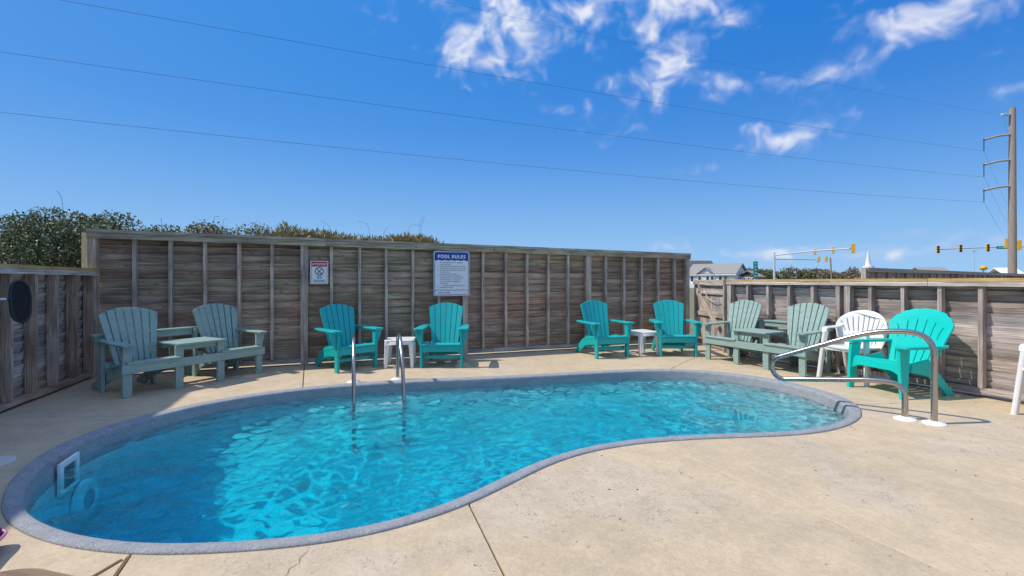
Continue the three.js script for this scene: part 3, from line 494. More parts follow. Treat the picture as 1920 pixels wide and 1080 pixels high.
// ------------------------------------------------------------------ slatted chairs; +z is the way the sitter looks, z = 0 at the front legs
function fanSlats(t, mat, o) { // a leaning back of tapered slats whose tops follow an arc
  const { n, wB, wT, h, lean, at, gap = 0.007, th = 0.02, rise = 0.05 } = o;
  for (let i = 0; i < n; i++) {
    const b0 = -wB / 2 + wB * i / n + gap / 2, b1 = -wB / 2 + wB * (i + 1) / n - gap / 2, t0 = -wT / 2 + wT * i / n + gap / 2, t1 = -wT / 2 + wT * (i + 1) / n - gap / 2;
    const top = (x) => h - rise * Math.pow(Math.abs(x) / (wT / 2), 2), s = poly([[b0, 0], [b1, 0], [t1, top(t1)], [(t0 + t1) / 2, top((t0 + t1) / 2)], [t0, top(t0)]]);
    const mid = (t0 + t1) / (wT), g = extrude(s, th, 0.004), cx = (b0 + b1 + t0 + t1) / 4; g.translate(-cx, 0, 0).rotateY(-mid * 0.2).translate(cx, 0, 0);
    part('back_slat', g, mat, t, [at[0], at[1], at[2] + 0.018 * mid * mid], [-lean, 0, 0]);
  }
}
const sideRail = (() => { // curved leg that runs from the front post down to the ground behind
  const s = new THREE.Shape(); s.moveTo(0.0, 0.335); s.lineTo(-0.30, 0.335); s.quadraticCurveTo(-0.52, 0.31, -0.66, 0.16); s.lineTo(-0.80, 0.0); s.lineTo(-0.665, 0.0); s.quadraticCurveTo(-0.52, 0.155, -0.34, 0.185); s.lineTo(0.0, 0.215); s.closePath();
  return extrude(s, 0.032, 0.004, 14);
})();
function tealChair(name, mat) {
  const t = base(name, 0, 0, 0);
  for (const s of [-1, 1]) {
    part('front_leg', rbox(0.036, 0.545, 0.085, 0.008), mat, t, [s * 0.285, 0.2725, -0.03]);
    part('side_rail', sideRail, mat, t, [s * 0.247 + 0.016, 0, 0], [0, -Math.PI / 2, 0]);
    const a = new THREE.Shape(); a.moveTo(-0.062, 0.03); a.quadraticCurveTo(-0.065, 0.055, -0.04, 0.055); a.lineTo(0.05, 0.055); a.quadraticCurveTo(0.08, 0.05, 0.08, 0.02); a.lineTo(0.075, -0.25); a.quadraticCurveTo(0.07, -0.45, 0.03, -0.62); a.lineTo(-0.035, -0.62); a.lineTo(-0.06, -0.2); a.closePath();
    const ag = extrude(a, 0.026, 0.006).rotateX(Math.PI / 2); if (s < 0) mirrorX(ag);
    part('armrest', ag, mat, t, [s * 0.305, 0.571, 0.0]);
    const b = poly([[0, 0], [0, 0.25], [0.082, 0.25], [0.078, 0.20], [0.03, 0.06]]), bg = extrude(b, 0.03, 0.004); if (s < 0) mirrorX(bg);
    part('arm_bracket', bg, mat, t, [s * 0.302, 0.295, -0.045]);
  }
  part('front_board', rbox(0.535, 0.088, 0.024, 0.006), mat, t, [0, 0.275, -0.002]);
  part('stretcher', rbox(0.56, 0.05, 0.026, 0.006), mat, t, [0, 0.145, -0.10]);
  part('rear_stretcher', rbox(0.46, 0.06, 0.026, 0.006), mat, t, [0, 0.16, -0.44], [0.5, 0, 0]);
  for (let i = 0; i < 6; i++) { const z = -0.012 - i * 0.082, y = 0.343 - 0.0135 * i - (i === 0 ? 0.004 : 0); part('seat_slat', rbox(0.535, 0.022, 0.074, 0.008), mat, t, [0, y, z], [i === 0 ? 0.25 : -0.16, 0, 0]); }
  fanSlats(t, mat, { n: 6, wB: 0.40, wT: 0.54, h: 0.69, lean: 0.32, at: [0, 0.245, -0.44], rise: 0.075, th: 0.022 });
  part('back_rail', rbox(0.62, 0.06, 0.026, 0.006), mat, t, [0, 0.545, -0.575], [-0.32, 0, 0]);
  part('back_rail', rbox(0.44, 0.07, 0.026, 0.006), mat, t, [0, 0.285, -0.49], [-0.37, 0, 0]);
  return t;
}
const yaw = (fx, fd) => Math.atan2(fx, -fd);                 // facing (x, d) to rotation about y
{
  const c = tealChair('adirondack_chair', M.teal);
  tag(c, 'turquoise slatted chair behind the ladder rail, between the two signs', 'chair', 'turquoise slatted chairs along the tall fence');
  const place = (o, x, d, t) => { o.position.set(x, 0, -d); o.rotation.y = t; };
  place(c, -2.15, 6.46, 0.82);
  const mk = (label, x, d, t) => { const k = copyOf(c, 'adirondack_chair', x, 0, -d, t); k.userData.label = label; return k; };
  mk('turquoise slatted chair directly below the pool rules sign, facing the pool straight', -1.01, 6.62, 0.02);
  mk('turquoise slatted chair left of the second small white table, under a wide fence post', 1.63, 7.48, 0.36);
  mk('turquoise slatted chair nearest the gate at the right end of the tall fence', 2.73, 7.60, -0.06);
}
// ------------------------------------------------------------------ two chairs joined by a table
function settee(name, mats) {
  const t = base(name, 0, 0, 0), mat = mats, xs = [-0.74, -0.235, 0.235, 0.74];
  const side = extrude((() => { const s = new THREE.Shape(); s.moveTo(0.02, 0.36); s.lineTo(-0.35, 0.30); s.lineTo(-0.86, 0.05); s.lineTo(-0.86, 0); s.lineTo(-0.70, 0); s.lineTo(-0.40, 0.15); s.lineTo(0.02, 0.24); s.closePath(); return s; })(), 0.034, 0.004);
  xs.forEach((x, i) => {
    const outer = i === 0 || i === 3, s = x < 0 ? -1 : 1;
    part('front_leg', rbox(outer ? 0.085 : 0.085, outer ? 0.545 : 0.50, 0.036, 0.005), mat, t, [x + (outer ? s * 0.0 : 0), outer ? 0.2725 : 0.25, -0.03]);
    part('side_rail', side, mat, t, [x - s * (outer ? 0.03 : -0.03) + 0.017, 0, -0.03], [0, -Math.PI / 2, 0]);
    if (outer) {
      part('rear_leg', rbox(0.036, 0.60, 0.085, 0.005), mat, t, [x + s * 0.015, 0.30, -0.56]);
      const a = new THREE.Shape(); a.moveTo(-0.06, 0.06); a.quadraticCurveTo(0, 0.085, 0.06, 0.05); a.quadraticCurveTo(0.085, -0.1, 0.055, -0.30); a.lineTo(0.035, -0.66); a.lineTo(-0.045, -0.66); a.lineTo(-0.055, -0.2); a.closePath();
      const g = extrude(a, 0.024, 0.005).rotateX(Math.PI / 2); if (s < 0) mirrorX(g);
      part('armrest', g, mat, t, [x + s * 0.01, 0.568, 0], [0.03, 0, 0]);
      const b = extrude(poly([[0, 0], [0, 0.2], [0.065, 0.2], [0.05, 0.10]]), 0.03, 0.003); part('arm_bracket', b, mat, t, [x + s * 0.018, 0.345, -0.055], [0, s > 0 ? -Math.PI / 2 + 1.2 : Math.PI / 2 + 0.4, 0]);
    } else part('rear_leg', rbox(0.036, 0.62, 0.07, 0.005), mat, t, [x, 0.31, -0.60]);
  });
  part('front_board', rbox(1.60, 0.10, 0.026, 0.005), mat, t, [0, 0.305, 0.002]);
  for (const c of [-0.49, 0.49]) {
    for (let i = 0; i < 5; i++) part('seat_slat', rbox(0.53, 0.022, 0.076, 0.005), mat, t, [c, 0.372 - 0.017 * i - (i ? 0 : 0.004), -0.005 - i * 0.086], [i ? -0.2 : 0.12, 0, 0]);
    fanSlats(t, mat, { n: 7, wB: 0.40, wT: 0.60, h: 0.715, lean: 0.32, at: [c, 0.255, -0.42], rise: 0.085, gap: 0.010, th: 0.02 });
    part('back_rail', rbox(0.52, 0.07, 0.026, 0.005), mat, t, [c, 0.30, -0.50], [-0.42, 0, 0]);
  }
  part('rear_rail', rbox(1.62, 0.026, 0.11, 0.005), mat, t, [0, 0.632, -0.66]);
  part('rear_apron', rbox(1.58, 0.07, 0.024, 0.005), mat, t, [0, 0.585, -0.635]);
  for (let i = 0; i < 5; i++) part('table_slat', rbox(0.54, 0.022, 0.088, 0.005), mat, t, [0, 0.512, -0.005 - i * 0.094]);
  part('table_apron', rbox(0.47, 0.06, 0.024, 0.005), mat, t, [0, 0.468, -0.055]);
  part('table_apron', rbox(0.47, 0.06, 0.024, 0.005), mat, t, [0, 0.468, -0.40]);
  return t;
}
{
  const s = settee('double_chair', M.sage);
  s.position.set(-3.73, 0, -5.58); s.rotation.y = yaw(0.885, -0.466);
  tag(s, 'sage green double chair with a table between its seats, in the shaded left corner', 'double chair', 'sage green double chairs');
  const r = copyOf(s, 'double_chair', 3.43, 0, -6.70, yaw(-0.89, -0.456));
  r.userData.label = 'sage green double chair in sunlight in front of the right fence';
}

// ------------------------------------------------------------------ small white side tables
function sideTable(name) {
  const t = base(name, 0, 0, 0), w = 0.42, h = 0.40;
  const top = extrude((() => { const s = new THREE.Shape(), a = w / 2, r = 0.05; s.moveTo(-a + r, -a); s.lineTo(a - r, -a); s.absarc(a - r, -a + r, r, -Math.PI / 2, 0); s.lineTo(a, a - r); s.absarc(a - r, a - r, r, 0, Math.PI / 2); s.lineTo(-a + r, a); s.absarc(-a + r, a - r, r, Math.PI / 2, Math.PI); s.lineTo(-a, -a + r); s.absarc(-a + r, -a + r, r, Math.PI, Math.PI * 1.5); return s; })(), 0.022, 0.007).rotateX(-Math.PI / 2);
  part('tabletop', top, M.white, t, [0, h - 0.022, 0]);
  part('skirt', new THREE.CylinderGeometry(w * 0.665, w * 0.68, 0.045, 4, 1, true).rotateY(Math.PI / 4), std({ color: lin(0.8, 0.8, 0.79), roughness: 0.4, side: THREE.DoubleSide }), t, [0, h - 0.044, 0]);
  for (const [sx, sz] of [[1, 1], [1, -1], [-1, 1], [-1, -1]]) {
    const g = rbox(0.062, h - 0.03, 0.062, 0.014), p = g.attributes.position;
    for (let i = 0; i < p.count; i++) { const y = p.getY(i), k = 0.5 - y / (h - 0.03); p.setXYZ(i, p.getX(i) * (1.15 - 0.45 * k) + sx * 0.022 * k, y, p.getZ(i) * (1.15 - 0.45 * k) + sz * 0.022 * k); }
    g.computeVertexNormals();
    part('leg', g, M.white, t, [sx * (w / 2 - 0.045), (h - 0.03) / 2, sz * (w / 2 - 0.045)]);
  }
  return t;
}
{
  const a = sideTable('side_table'); a.position.set(-1.635, 0, -6.80); a.rotation.y = 0.12; tag(a, 'small white plastic table behind the pool ladder', 'side table', 'small white plastic tables');
  const b = copyOf(a, 'side_table', 2.20, 0, -7.85, 0.42); b.userData.label = 'small white plastic table between the two turquoise chairs near the gate';
}

// ------------------------------------------------------------------ moulded plastic chairs
// a pierced shell: outline and slots in (x, y), then bent by f(x, y, z) -> [x, y, z]
function shell(shape, th, f, n = 14) {
  const g = new THREE.ExtrudeGeometry(shape, { depth: th, bevelEnabled: true, bevelSize: 0.004, bevelThickness: 0.004, bevelSegments: 1, curveSegments: n }), p = g.attributes.position;
  for (let i = 0; i < p.count; i++) p.setXYZ(i, ...f(p.getX(i), p.getY(i), p.getZ(i)));
  return toCreasedNormals(mergeVertices((g.deleteAttribute('normal'), g.deleteAttribute('uv'), g), 1e-5), 0.45);
}
const slot = (pts, w) => { // a long rounded hole along a polyline
  const c = new THREE.CatmullRomCurve3(pts.map(([x, y]) => new THREE.Vector3(x, y, 0))), n = 8, L = [], R = [];
  for (let i = 0; i <= n; i++) { const q = c.getPoint(i / n), d = c.getTangent(i / n), k = w / 2 * (i === 0 || i === n ? 0.45 : 1); L.push(new THREE.Vector2(q.x - d.y * k, q.y + d.x * k)); R.push(new THREE.Vector2(q.x + d.y * k, q.y - d.x * k)); }
  return new THREE.Path([...L, ...R.reverse()]);
};
function monoblocLeg(a, b, w0, w1, d0, d1) { // tapered L-shaped leg from a to b
  const g = new THREE.CylinderGeometry(0.5, 0.5, 1, 10, 6), p = g.attributes.position, A = new THREE.Vector3(...a), B = new THREE.Vector3(...b);
  for (let i = 0; i < p.count; i++) { const k = 0.5 - p.getY(i), q = A.clone().lerp(B, k); const x = Math.sign(p.getX(i)) * Math.pow(Math.abs(p.getX(i)) * 2, 0.6) / 2, z = Math.sign(p.getZ(i)) * Math.pow(Math.abs(p.getZ(i)) * 2, 0.6) / 2; p.setXYZ(i, q.x + x * mix(w0, w1, k), q.y, q.z + z * mix(d0, d1, k)); }
  g.computeVertexNormals(); return g;
}
function whiteChair(name, mat) { // +z forward, z = 0 at the front legs
  const t = base(name, 0, 0, 0);
  for (const s of [-1, 1]) {
    part('front_leg', monoblocLeg([s * 0.235, 0.60, -0.05], [s * 0.275, 0, 0.02], 0.045, 0.045, 0.085, 0.06), mat, t);
    part('rear_leg', monoblocLeg([s * 0.215, 0.42, -0.42], [s * 0.24, 0, -0.54], 0.05, 0.04, 0.075, 0.05), mat, t);
    const arm = new THREE.CatmullRomCurve3([[s * 0.235, 0.585, -0.025], [s * 0.255, 0.632, -0.07], [s * 0.268, 0.642, -0.16], [s * 0.265, 0.645, -0.30], [s * 0.25, 0.67, -0.42], [s * 0.215, 0.74, -0.495]].map((q) => new THREE.Vector3(...q)));
    const g = new THREE.TubeGeometry(arm, 28, 0.5, 10), p = g.attributes.position, n = g.attributes.normal, c = new THREE.Vector3();
    for (let i = 0; i < p.count; i++) { const k = Math.floor(i / 11) / 28; arm.getPointAt(Math.min(1, k), c); p.setXYZ(i, c.x + (p.getX(i) - c.x) * 0.062, c.y + (p.getY(i) - c.y) * 0.034, c.z + (p.getZ(i) - c.z) * 0.05); }
    g.computeVertexNormals(); part('armrest', g, mat, t);
  }
  const seat = new THREE.Shape(); seat.moveTo(-0.235, 0.02); seat.quadraticCurveTo(0, 0.05, 0.235, 0.02); seat.lineTo(0.22, -0.44); seat.lineTo(-0.22, -0.44); seat.closePath();
  for (let k = -3; k <= 3; k++) seat.holes.push(slot([[k * 0.055, -0.06], [k * 0.053, -0.2], [k * 0.05, -0.34]], 0.012));
  part('seat', shell(seat, 0.02, (x, y, z) => [x, 0.405 + z - 0.045 * (0.02 - y) + 0.012 * (x / 0.23) ** 2, y - 0.02]), mat, t);
  part('seat_front', rbox(0.44, 0.05, 0.02, 0.008), mat, t, [0, 0.395, -0.012]);
  const back = new THREE.Shape(); back.moveTo(-0.205, 0); back.lineTo(0.205, 0); back.quadraticCurveTo(0.245, 0.10, 0.262, 0.22); back.bezierCurveTo(0.275, 0.38, 0.15, 0.475, 0, 0.475); back.bezierCurveTo(-0.15, 0.475, -0.275, 0.38, -0.262, 0.22); back.quadraticCurveTo(-0.245, 0.10, -0.205, 0); back.closePath();
  for (let k = -4; k <= 4; k++) { const a = k * 0.043, b = k * 0.051, top = 0.415 - 0.085 * (k / 4) ** 2; back.holes.push(slot([[a * 0.82, 0.035], [a * 0.88, 0.12]], 0.016)); back.holes.push(slot([[a * 0.98, 0.185], [(a + b) / 2 * 1.08, 0.29], [b * 1.08, top]], 0.017)); }
  part('backrest', shell(back, 0.016, (x, y, z) => { const l = 0.22; x *= 1.12; return [x, 0.40 + y * Math.cos(l) + z * Math.sin(l), -0.40 - y * Math.sin(l) + z * Math.cos(l) + 0.85 * x * x * Math.min(1, 0.3 + y * 2)]; }, 18), mat, t);
  return t;
}
{
  const c = whiteChair('plastic_chair', M.white); c.position.set(4.085, 0, -5.73); c.rotation.y = yaw(-0.90, -0.43);
  tag(c, 'white moulded plastic armchair against the right fence, behind the turquoise plastic chair', 'chair', 'white plastic armchairs');
  const d = copyOf(c, 'plastic_chair', 4.80, 0, -4.08, yaw(-0.953, -0.30)); d.userData.label = 'white plastic chair cut by the picture edge, only its tapering leg showing';
}
{ // moulded low chair with a wide scalloped back
  const t = base('plastic_lounge_chair', 4.05, 0, -5.16, yaw(-0.975, -0.20)), mat = M.aqua;
  tag(t, 'bright turquoise moulded plastic lounge chair with slotted scalloped back near the handrail', 'chair');
  for (const s of [-1, 1]) {
    // front leg and arm front in one flat panel, arched between
    const g = shell((() => { const p = new THREE.Shape(); p.moveTo(-0.03, 0); p.quadraticCurveTo(0.0, -0.01, 0.03, 0); p.lineTo(0.062, 0.30); p.lineTo(0.075, 0.52); p.lineTo(-0.055, 0.52); p.lineTo(-0.045, 0.30); p.closePath(); return p; })(), 0.03, (x, y, z) => [s * (0.275 + 0.03 * (1 - y / 0.5)) + z - 0.015, y, -0.035 + x * 1.0 + 0.045 * (1 - y / 0.52)]);
    part('front_leg', g, mat, t);
    part('foot', new THREE.SphereGeometry(0.03, 12, 8).scale(1, 0.9, 1.1), mat, t, [s * 0.305, 0.026, 0.012]);
    // rear leg: wide blade from under the arm down to the back
    const b = shell((() => { const p = new THREE.Shape(); p.moveTo(-0.14, 0.36); p.lineTo(-0.36, 0.40); p.lineTo(-0.70, 0.02); p.quadraticCurveTo(-0.70, 0, -0.66, 0); p.lineTo(-0.61, 0.0); p.quadraticCurveTo(-0.47, 0.18, -0.33, 0.235); p.lineTo(-0.14, 0.27); p.closePath(); return p; })(), 0.028, (x, y, z) => [s * 0.262 + z - 0.014, y, x]);
    part('rear_leg', b, mat, t);
    const a = new THREE.Shape(); a.moveTo(-0.06, 0.03); a.quadraticCurveTo(-0.05, 0.065, 0, 0.065); a.quadraticCurveTo(0.075, 0.065, 0.08, 0.01); a.lineTo(0.07, -0.40); a.quadraticCurveTo(0.06, -0.55, 0.0, -0.58); a.lineTo(-0.045, -0.55); a.lineTo(-0.05, -0.2); a.closePath();
    part('armrest', shell(a, 0.022, (x, y, z) => [s * (0.30 + x), 0.535 + z - 0.03 * (-y) * 0.3, y]), mat, t);
  }
  const seat = new THREE.Shape(); seat.moveTo(-0.27, 0); seat.lineTo(0.27, 0); seat.lineTo(0.245, -0.50); seat.lineTo(-0.245, -0.50); seat.closePath();
  for (let k = -2; k <= 2; k++) seat.holes.push(slot([[k * 0.09, -0.08], [k * 0.088, -0.24], [k * 0.085, -0.42]], 0.013));
  part('seat', shell(seat, 0.022, (x, y, z) => { const q = -y; return [x, 0.36 + z - 0.27 * q + 0.25 * q * q, y - 0.005]; }), mat, t);
  const ap = new THREE.Shape(); ap.moveTo(-0.29, 0.36); ap.lineTo(0.29, 0.36); ap.lineTo(0.30, 0.20); ap.quadraticCurveTo(0.26, 0.27, 0.17, 0.285); ap.lineTo(-0.17, 0.285); ap.quadraticCurveTo(-0.26, 0.27, -0.30, 0.20); ap.closePath();
  part('front_board', shell(ap, 0.022, (x, y, z) => [x, y, z - 0.012 + 0.10 * (0.36 - y)]), mat, t);
  const back = new THREE.Shape(); back.moveTo(-0.22, 0);
  back.lineTo(0.22, 0); back.quadraticCurveTo(0.27, 0.30, 0.325, 0.52); back.quadraticCurveTo(0.335, 0.575, 0.305, 0.60);
  const tops = [[0.245, 0.665], [0.165, 0.715], [0.06, 0.738], [-0.06, 0.738], [-0.165, 0.715], [-0.245, 0.665], [-0.305, 0.60]]; let q = [0.305, 0.60];
  for (const [x, y] of tops) { const mx = (q[0] + x) / 2, my = (q[1] + y) / 2, L = Math.hypot(mx, my); back.quadraticCurveTo(mx * (1 + 0.028 / L * 1), my * (1 + 0.028 / L), x, y); q = [x, y]; }
  back.quadraticCurveTo(-0.335, 0.575, -0.325, 0.52); back.quadraticCurveTo(-0.27, 0.30, -0.22, 0); back.closePath();
  for (let k = -2.5; k <= 2.5; k++) { const f = k / 2.5, a = 0.16 * f, b = 0.245 * f; back.holes.push(slot([[mix(a, b, 0.50), 0.36], [mix(a, b, 0.72), 0.49], [b, 0.635 - 0.10 * f * f]], 0.015)); back.holes.push(slot([[a, 0.06], [mix(a, b, 0.18), 0.16], [mix(a, b, 0.36), 0.265]], 0.015)); }
  part('backrest', shell(back, 0.018, (x, y, z) => { const l = 0.36; x *= 1.03; y *= 0.95; return [x, 0.255 + y * Math.cos(l) + z * Math.sin(l), -0.46 - y * Math.sin(l) + z * Math.cos(l) + 0.25 * x * x]; }, 8), mat, t);
}

// ------------------------------------------------------------------ handrail and ladder of bent stainless tube
{
  const t = base('pool_handrail', 3.68, 0, -4.043, 0); tag(t, 'looped stainless steel handrail at the shallow end of the pool', 'handrail');
  const D = [-0.74, -0.67], at = (k, h) => [D[0] * k, h, D[1] * k];
  part('rail', pipe([at(0, 0), at(0, 0.795), at(0.42, 0.785), at(1.29, 0.415), at(1.235, 0.215), at(0.42, 0.325), at(0.195, 0.315), at(0.195, 0)], [0, 0.20, 0.22, 0.15, 0.15, 0.15, 0.24, 0], 0.0245, 16), M.steel, t);
  for (const k of [0, 0.195]) { const p = at(k, 0); part('flange', new THREE.LatheGeometry([[0.026, 0.03], [0.034, 0.03], [0.05, 0.022], [0.082, 0.012], [0.086, 0.004], [0.086, 0]].map(([a, b]) => new THREE.Vector2(a, b)), 28), M.flange, t, p); }
}
{
  const t = base('pool_ladder', -1.70, 0, -5.79, Math.atan2(0.33, 0.944)); tag(t, 'stainless steel pool ladder with two arched rails at the far edge', 'ladder');
  for (const s of [-1, 1]) {
    const x = s * 0.265;
    part('rail', pipe([[x, 0, 0], [x, 0.585, 0.02], [x, 0.585, 0.30], [x, 0.30, 0.60], [x, -0.16, 0.74], [x, -0.62, 0.72]], [0, 0.17, 0.20, 0.5, 0.25, 0], 0.0215, 16), M.steel, t);
    part('flange', new THREE.LatheGeometry([[0.023, 0.026], [0.03, 0.026], [0.045, 0.02], [0.075, 0.012], [0.078, 0.004], [0.078, 0]].map(([a, b]) => new THREE.Vector2(a, b)), 28), M.flange, t, [x, 0, 0]);
  }
  for (let i = 0; i < 3; i++) part('tread', rbox(0.50, 0.028, 0.085, 0.01), M.white, t, [0, -0.175 - 0.19 * i, 0.715]);
}
// ------------------------------------------------------------------ fittings in the pool wall
{
  const i0 = (() => { let b = 0, bd = 9; outline.forEach((p, i) => { const q = Math.hypot(p.x + 3.37, -p.z - 3.27); if (q < bd) { bd = q; b = i; } }); return b; })();
  const at = (i, inset, y) => { const p = outline[i].clone().addScaledVector(inward[i], inset); return [p.x, y, p.z]; }, turn = (i) => Math.atan2(inward[i].x, inward[i].z);
  const frame = new THREE.Shape([[-0.135, -0.12], [0.135, -0.12], [0.135, 0.105], [-0.135, 0.105]].map((p) => new THREE.Vector2(...p))); frame.holes.push(new THREE.Path([[-0.09, -0.10], [0.09, -0.10], [0.09, 0.065], [-0.09, 0.065]].map((p) => new THREE.Vector2(...p))));
  const sk = part('skimmer_frame', extrude(frame, 0.024, 0.003), M.white, pool, at(i0, 0.146, -0.14), [0, turn(i0), 0]);
  part('throat', (() => { const g = merged([new THREE.BoxGeometry(0.18, 0.004, 0.1).translate(0, 0.067, -0.045), new THREE.BoxGeometry(0.004, 0.17, 0.1).translate(-0.092, -0.015, -0.045), new THREE.BoxGeometry(0.004, 0.17, 0.1).translate(0.092, -0.015, -0.045)]); return g; })(), M.whiteDull, sk);
  part('flap', new THREE.BoxGeometry(0.176, 0.15, 0.008), std({ color: lin(0.16, 0.17, 0.17), roughness: 0.6 }), sk, [0, -0.02, 0.006]);
  const i1 = (i0 + N_OUT - 5) % N_OUT;
  const lamp = new THREE.LatheGeometry([[0.07, 0.035], [0.085, 0.045], [0.13, 0.035], [0.15, 0.01], [0.152, 0]].map(([a, b]) => new THREE.Vector2(a, b)), 32).rotateX(Math.PI / 2);
  const li = part('pool_light', lamp, M.white, pool, at(i0 + 3, 0.16, -0.42), [0, turn(i0 + 3), 0]);
  part('lens', new THREE.CylinderGeometry(0.072, 0.072, 0.02, 24).rotateX(Math.PI / 2), std({ color: lin(0.35, 0.4, 0.42), roughness: 0.2 }), li, [0, 0, 0.02]);
  part('pool_drain', new THREE.LatheGeometry([[0, 0.02], [0.06, 0.02], [0.10, 0.012], [0.11, 0]].map(([a, b]) => new THREE.Vector2(a, b)), 24), M.white, pool, [-2.3, floorAt(-2.3, 3.1) + 0.002, -3.1]);
}
{ // round skimmer lid in the deck
  const t = tag(part('skimmer_lid', new THREE.LatheGeometry([[0, 0.012], [0.115, 0.012], [0.122, 0.008], [0.124, -0.01]].map(([a, b]) => new THREE.Vector2(a, b)), 36), std({ color: lin(0.62, 0.60, 0.55), roughness: 0.6 }), scene, [-3.56, 0.0, -3.17]), 'pale round skimmer lid set in the deck by the left end of the pool', 'lid');
}
{ // leaf net hung on the left fence
  const t = base('leaf_net', -4.565, 1.06, -4.30, 110.5 * DEG - 0.12); tag(t, 'black pool leaf net on a pole hanging along the left fence', 'leaf net'); t.scale.setScalar(0.82);
  const rim = [[-0.115, 0.17], [0.02, 0.225], [0.135, 0.12], [0.16, -0.10], [0.10, -0.23], [-0.045, -0.215], [-0.115, -0.10]].map(([x, y]) => new THREE.Vector3(x, y, 0));
  part('frame', new THREE.TubeGeometry(new THREE.CatmullRomCurve3(rim, true, 'catmullrom', 0.55), 60, 0.014, 8, true), std({ color: lin(0.012, 0.028, 0.042), roughness: 0.45 }), t);
  const s = new THREE.Shape(new THREE.CatmullRomCurve3(rim, true, 'catmullrom', 0.55).getPoints(50).map((p) => new THREE.Vector2(p.x, p.y))), g = new THREE.ShapeGeometry(s);
  part('net', extrude(s, 0.006, 0.001), std({ color: lin(0.016, 0.016, 0.02), roughness: 0.95, transparent: true, opacity: 0.93 }), t, [0, 0, -0.006]);
  part('socket', pipe([[-0.115, 0.03, 0], [-0.19, 0.03, 0.0]], 0, 0.019, 10), std({ color: lin(0.012, 0.028, 0.042), roughness: 0.45 }), t);
  part('pole', pipe([[-0.18, 0.03, 0.0], [-2.6, 0.0, -1.1]], 0, 0.014, 10), M.galv, t);
}
{ // corner of a wooden table at the very front
  const t = base('wooden_table', -0.91, 0, -0.77, -0.253); tag(t, 'rounded corner of a brown wooden tabletop in the near foreground', 'table');
  const s = new THREE.Shape(), a = 0.60, b = 0.37, r = 0.17; s.moveTo(-a + r, -b); s.lineTo(a - r, -b); s.absarc(a - r, -b + r, r, -Math.PI / 2, 0); s.lineTo(a, b - r); s.absarc(a - r, b - r, r, 0, Math.PI / 2); s.lineTo(-a + r, b); s.absarc(-a + r, b - r, r, Math.PI / 2, Math.PI); s.lineTo(-a, -b + r); s.absarc(-a + r, -b + r, r, Math.PI, Math.PI * 1.5);
  const g = extrude(s, 0.035, 0.008, 14).rotateX(-Math.PI / 2); worldUV(g, 0.8);
  part('tabletop', g, wood(T_pine, { color: lin(0.42, 0.42, 0.52), bumpScale: 0.002, roughness: 0.6 }), t, [0, 0.45, 0]);
  for (const [x, z] of [[-0.44, -0.22], [0.44, -0.22], [-0.44, 0.22], [0.44, 0.22]]) part('leg', rbox(0.06, 0.45, 0.06, 0.006), wood(T_pine, { color: lin(0.55, 0.55, 0.6) }), t, [x, 0.225, z]);
}
{
  const t = base('cushion', -2.475, 0, -1.915, 0.5); tag(t, 'magenta cushion with pink piping lying at the near left edge', 'cushion');
  const g = rbox(0.42, 0.13, 0.42, 0.06, 4), p = g.attributes.position; for (let i = 0; i < p.count; i++) { const q = 1 - 0.45 * Math.max(Math.abs(p.getX(i)), Math.abs(p.getZ(i))) / 0.21; p.setY(i, p.getY(i) * (0.5 + q * 0.7)); } g.computeVertexNormals();
  part('cover', g, std({ color: lin(0.22, 0.01, 0.09), roughness: 0.9 }), t, [0, 0.07, 0]);
  part('piping', tubeAlong([[0.2, 0, 0.2], [0.21, 0, 0], [0.2, 0, -0.2], [0, 0, -0.21], [-0.2, 0, -0.2], [-0.21, 0, 0], [-0.2, 0, 0.2], [0, 0, 0.21]], 0.008, 60, 6, true), std({ color: lin(0.7, 0.25, 0.40), roughness: 0.8 }), t, [0, 0.07, 0]);
}
{ // a few dry bits blown onto the deck
  const R = rng(808), g = []; for (let i = 0; i < 22; i++) { const x = -0.3 + 4.4 * R(), d = 1.9 + 2.3 * R(); if (Math.hypot(x - 1.4, d - 4.9) < 1.75) continue; g.push(moved(new THREE.SphereGeometry(1, 6, 4).scale(0.004 + 0.007 * R(), 0.0015, 0.0025), x, 0.003, -d, 0, R() * 6, 0)); }
  tag(part('leaf_litter', merged(g), std({ color: lin(0.07, 0.05, 0.035), roughness: 1 }), scene), 'scattered dry bits of leaf on the concrete deck', null, null, 'stuff');
}

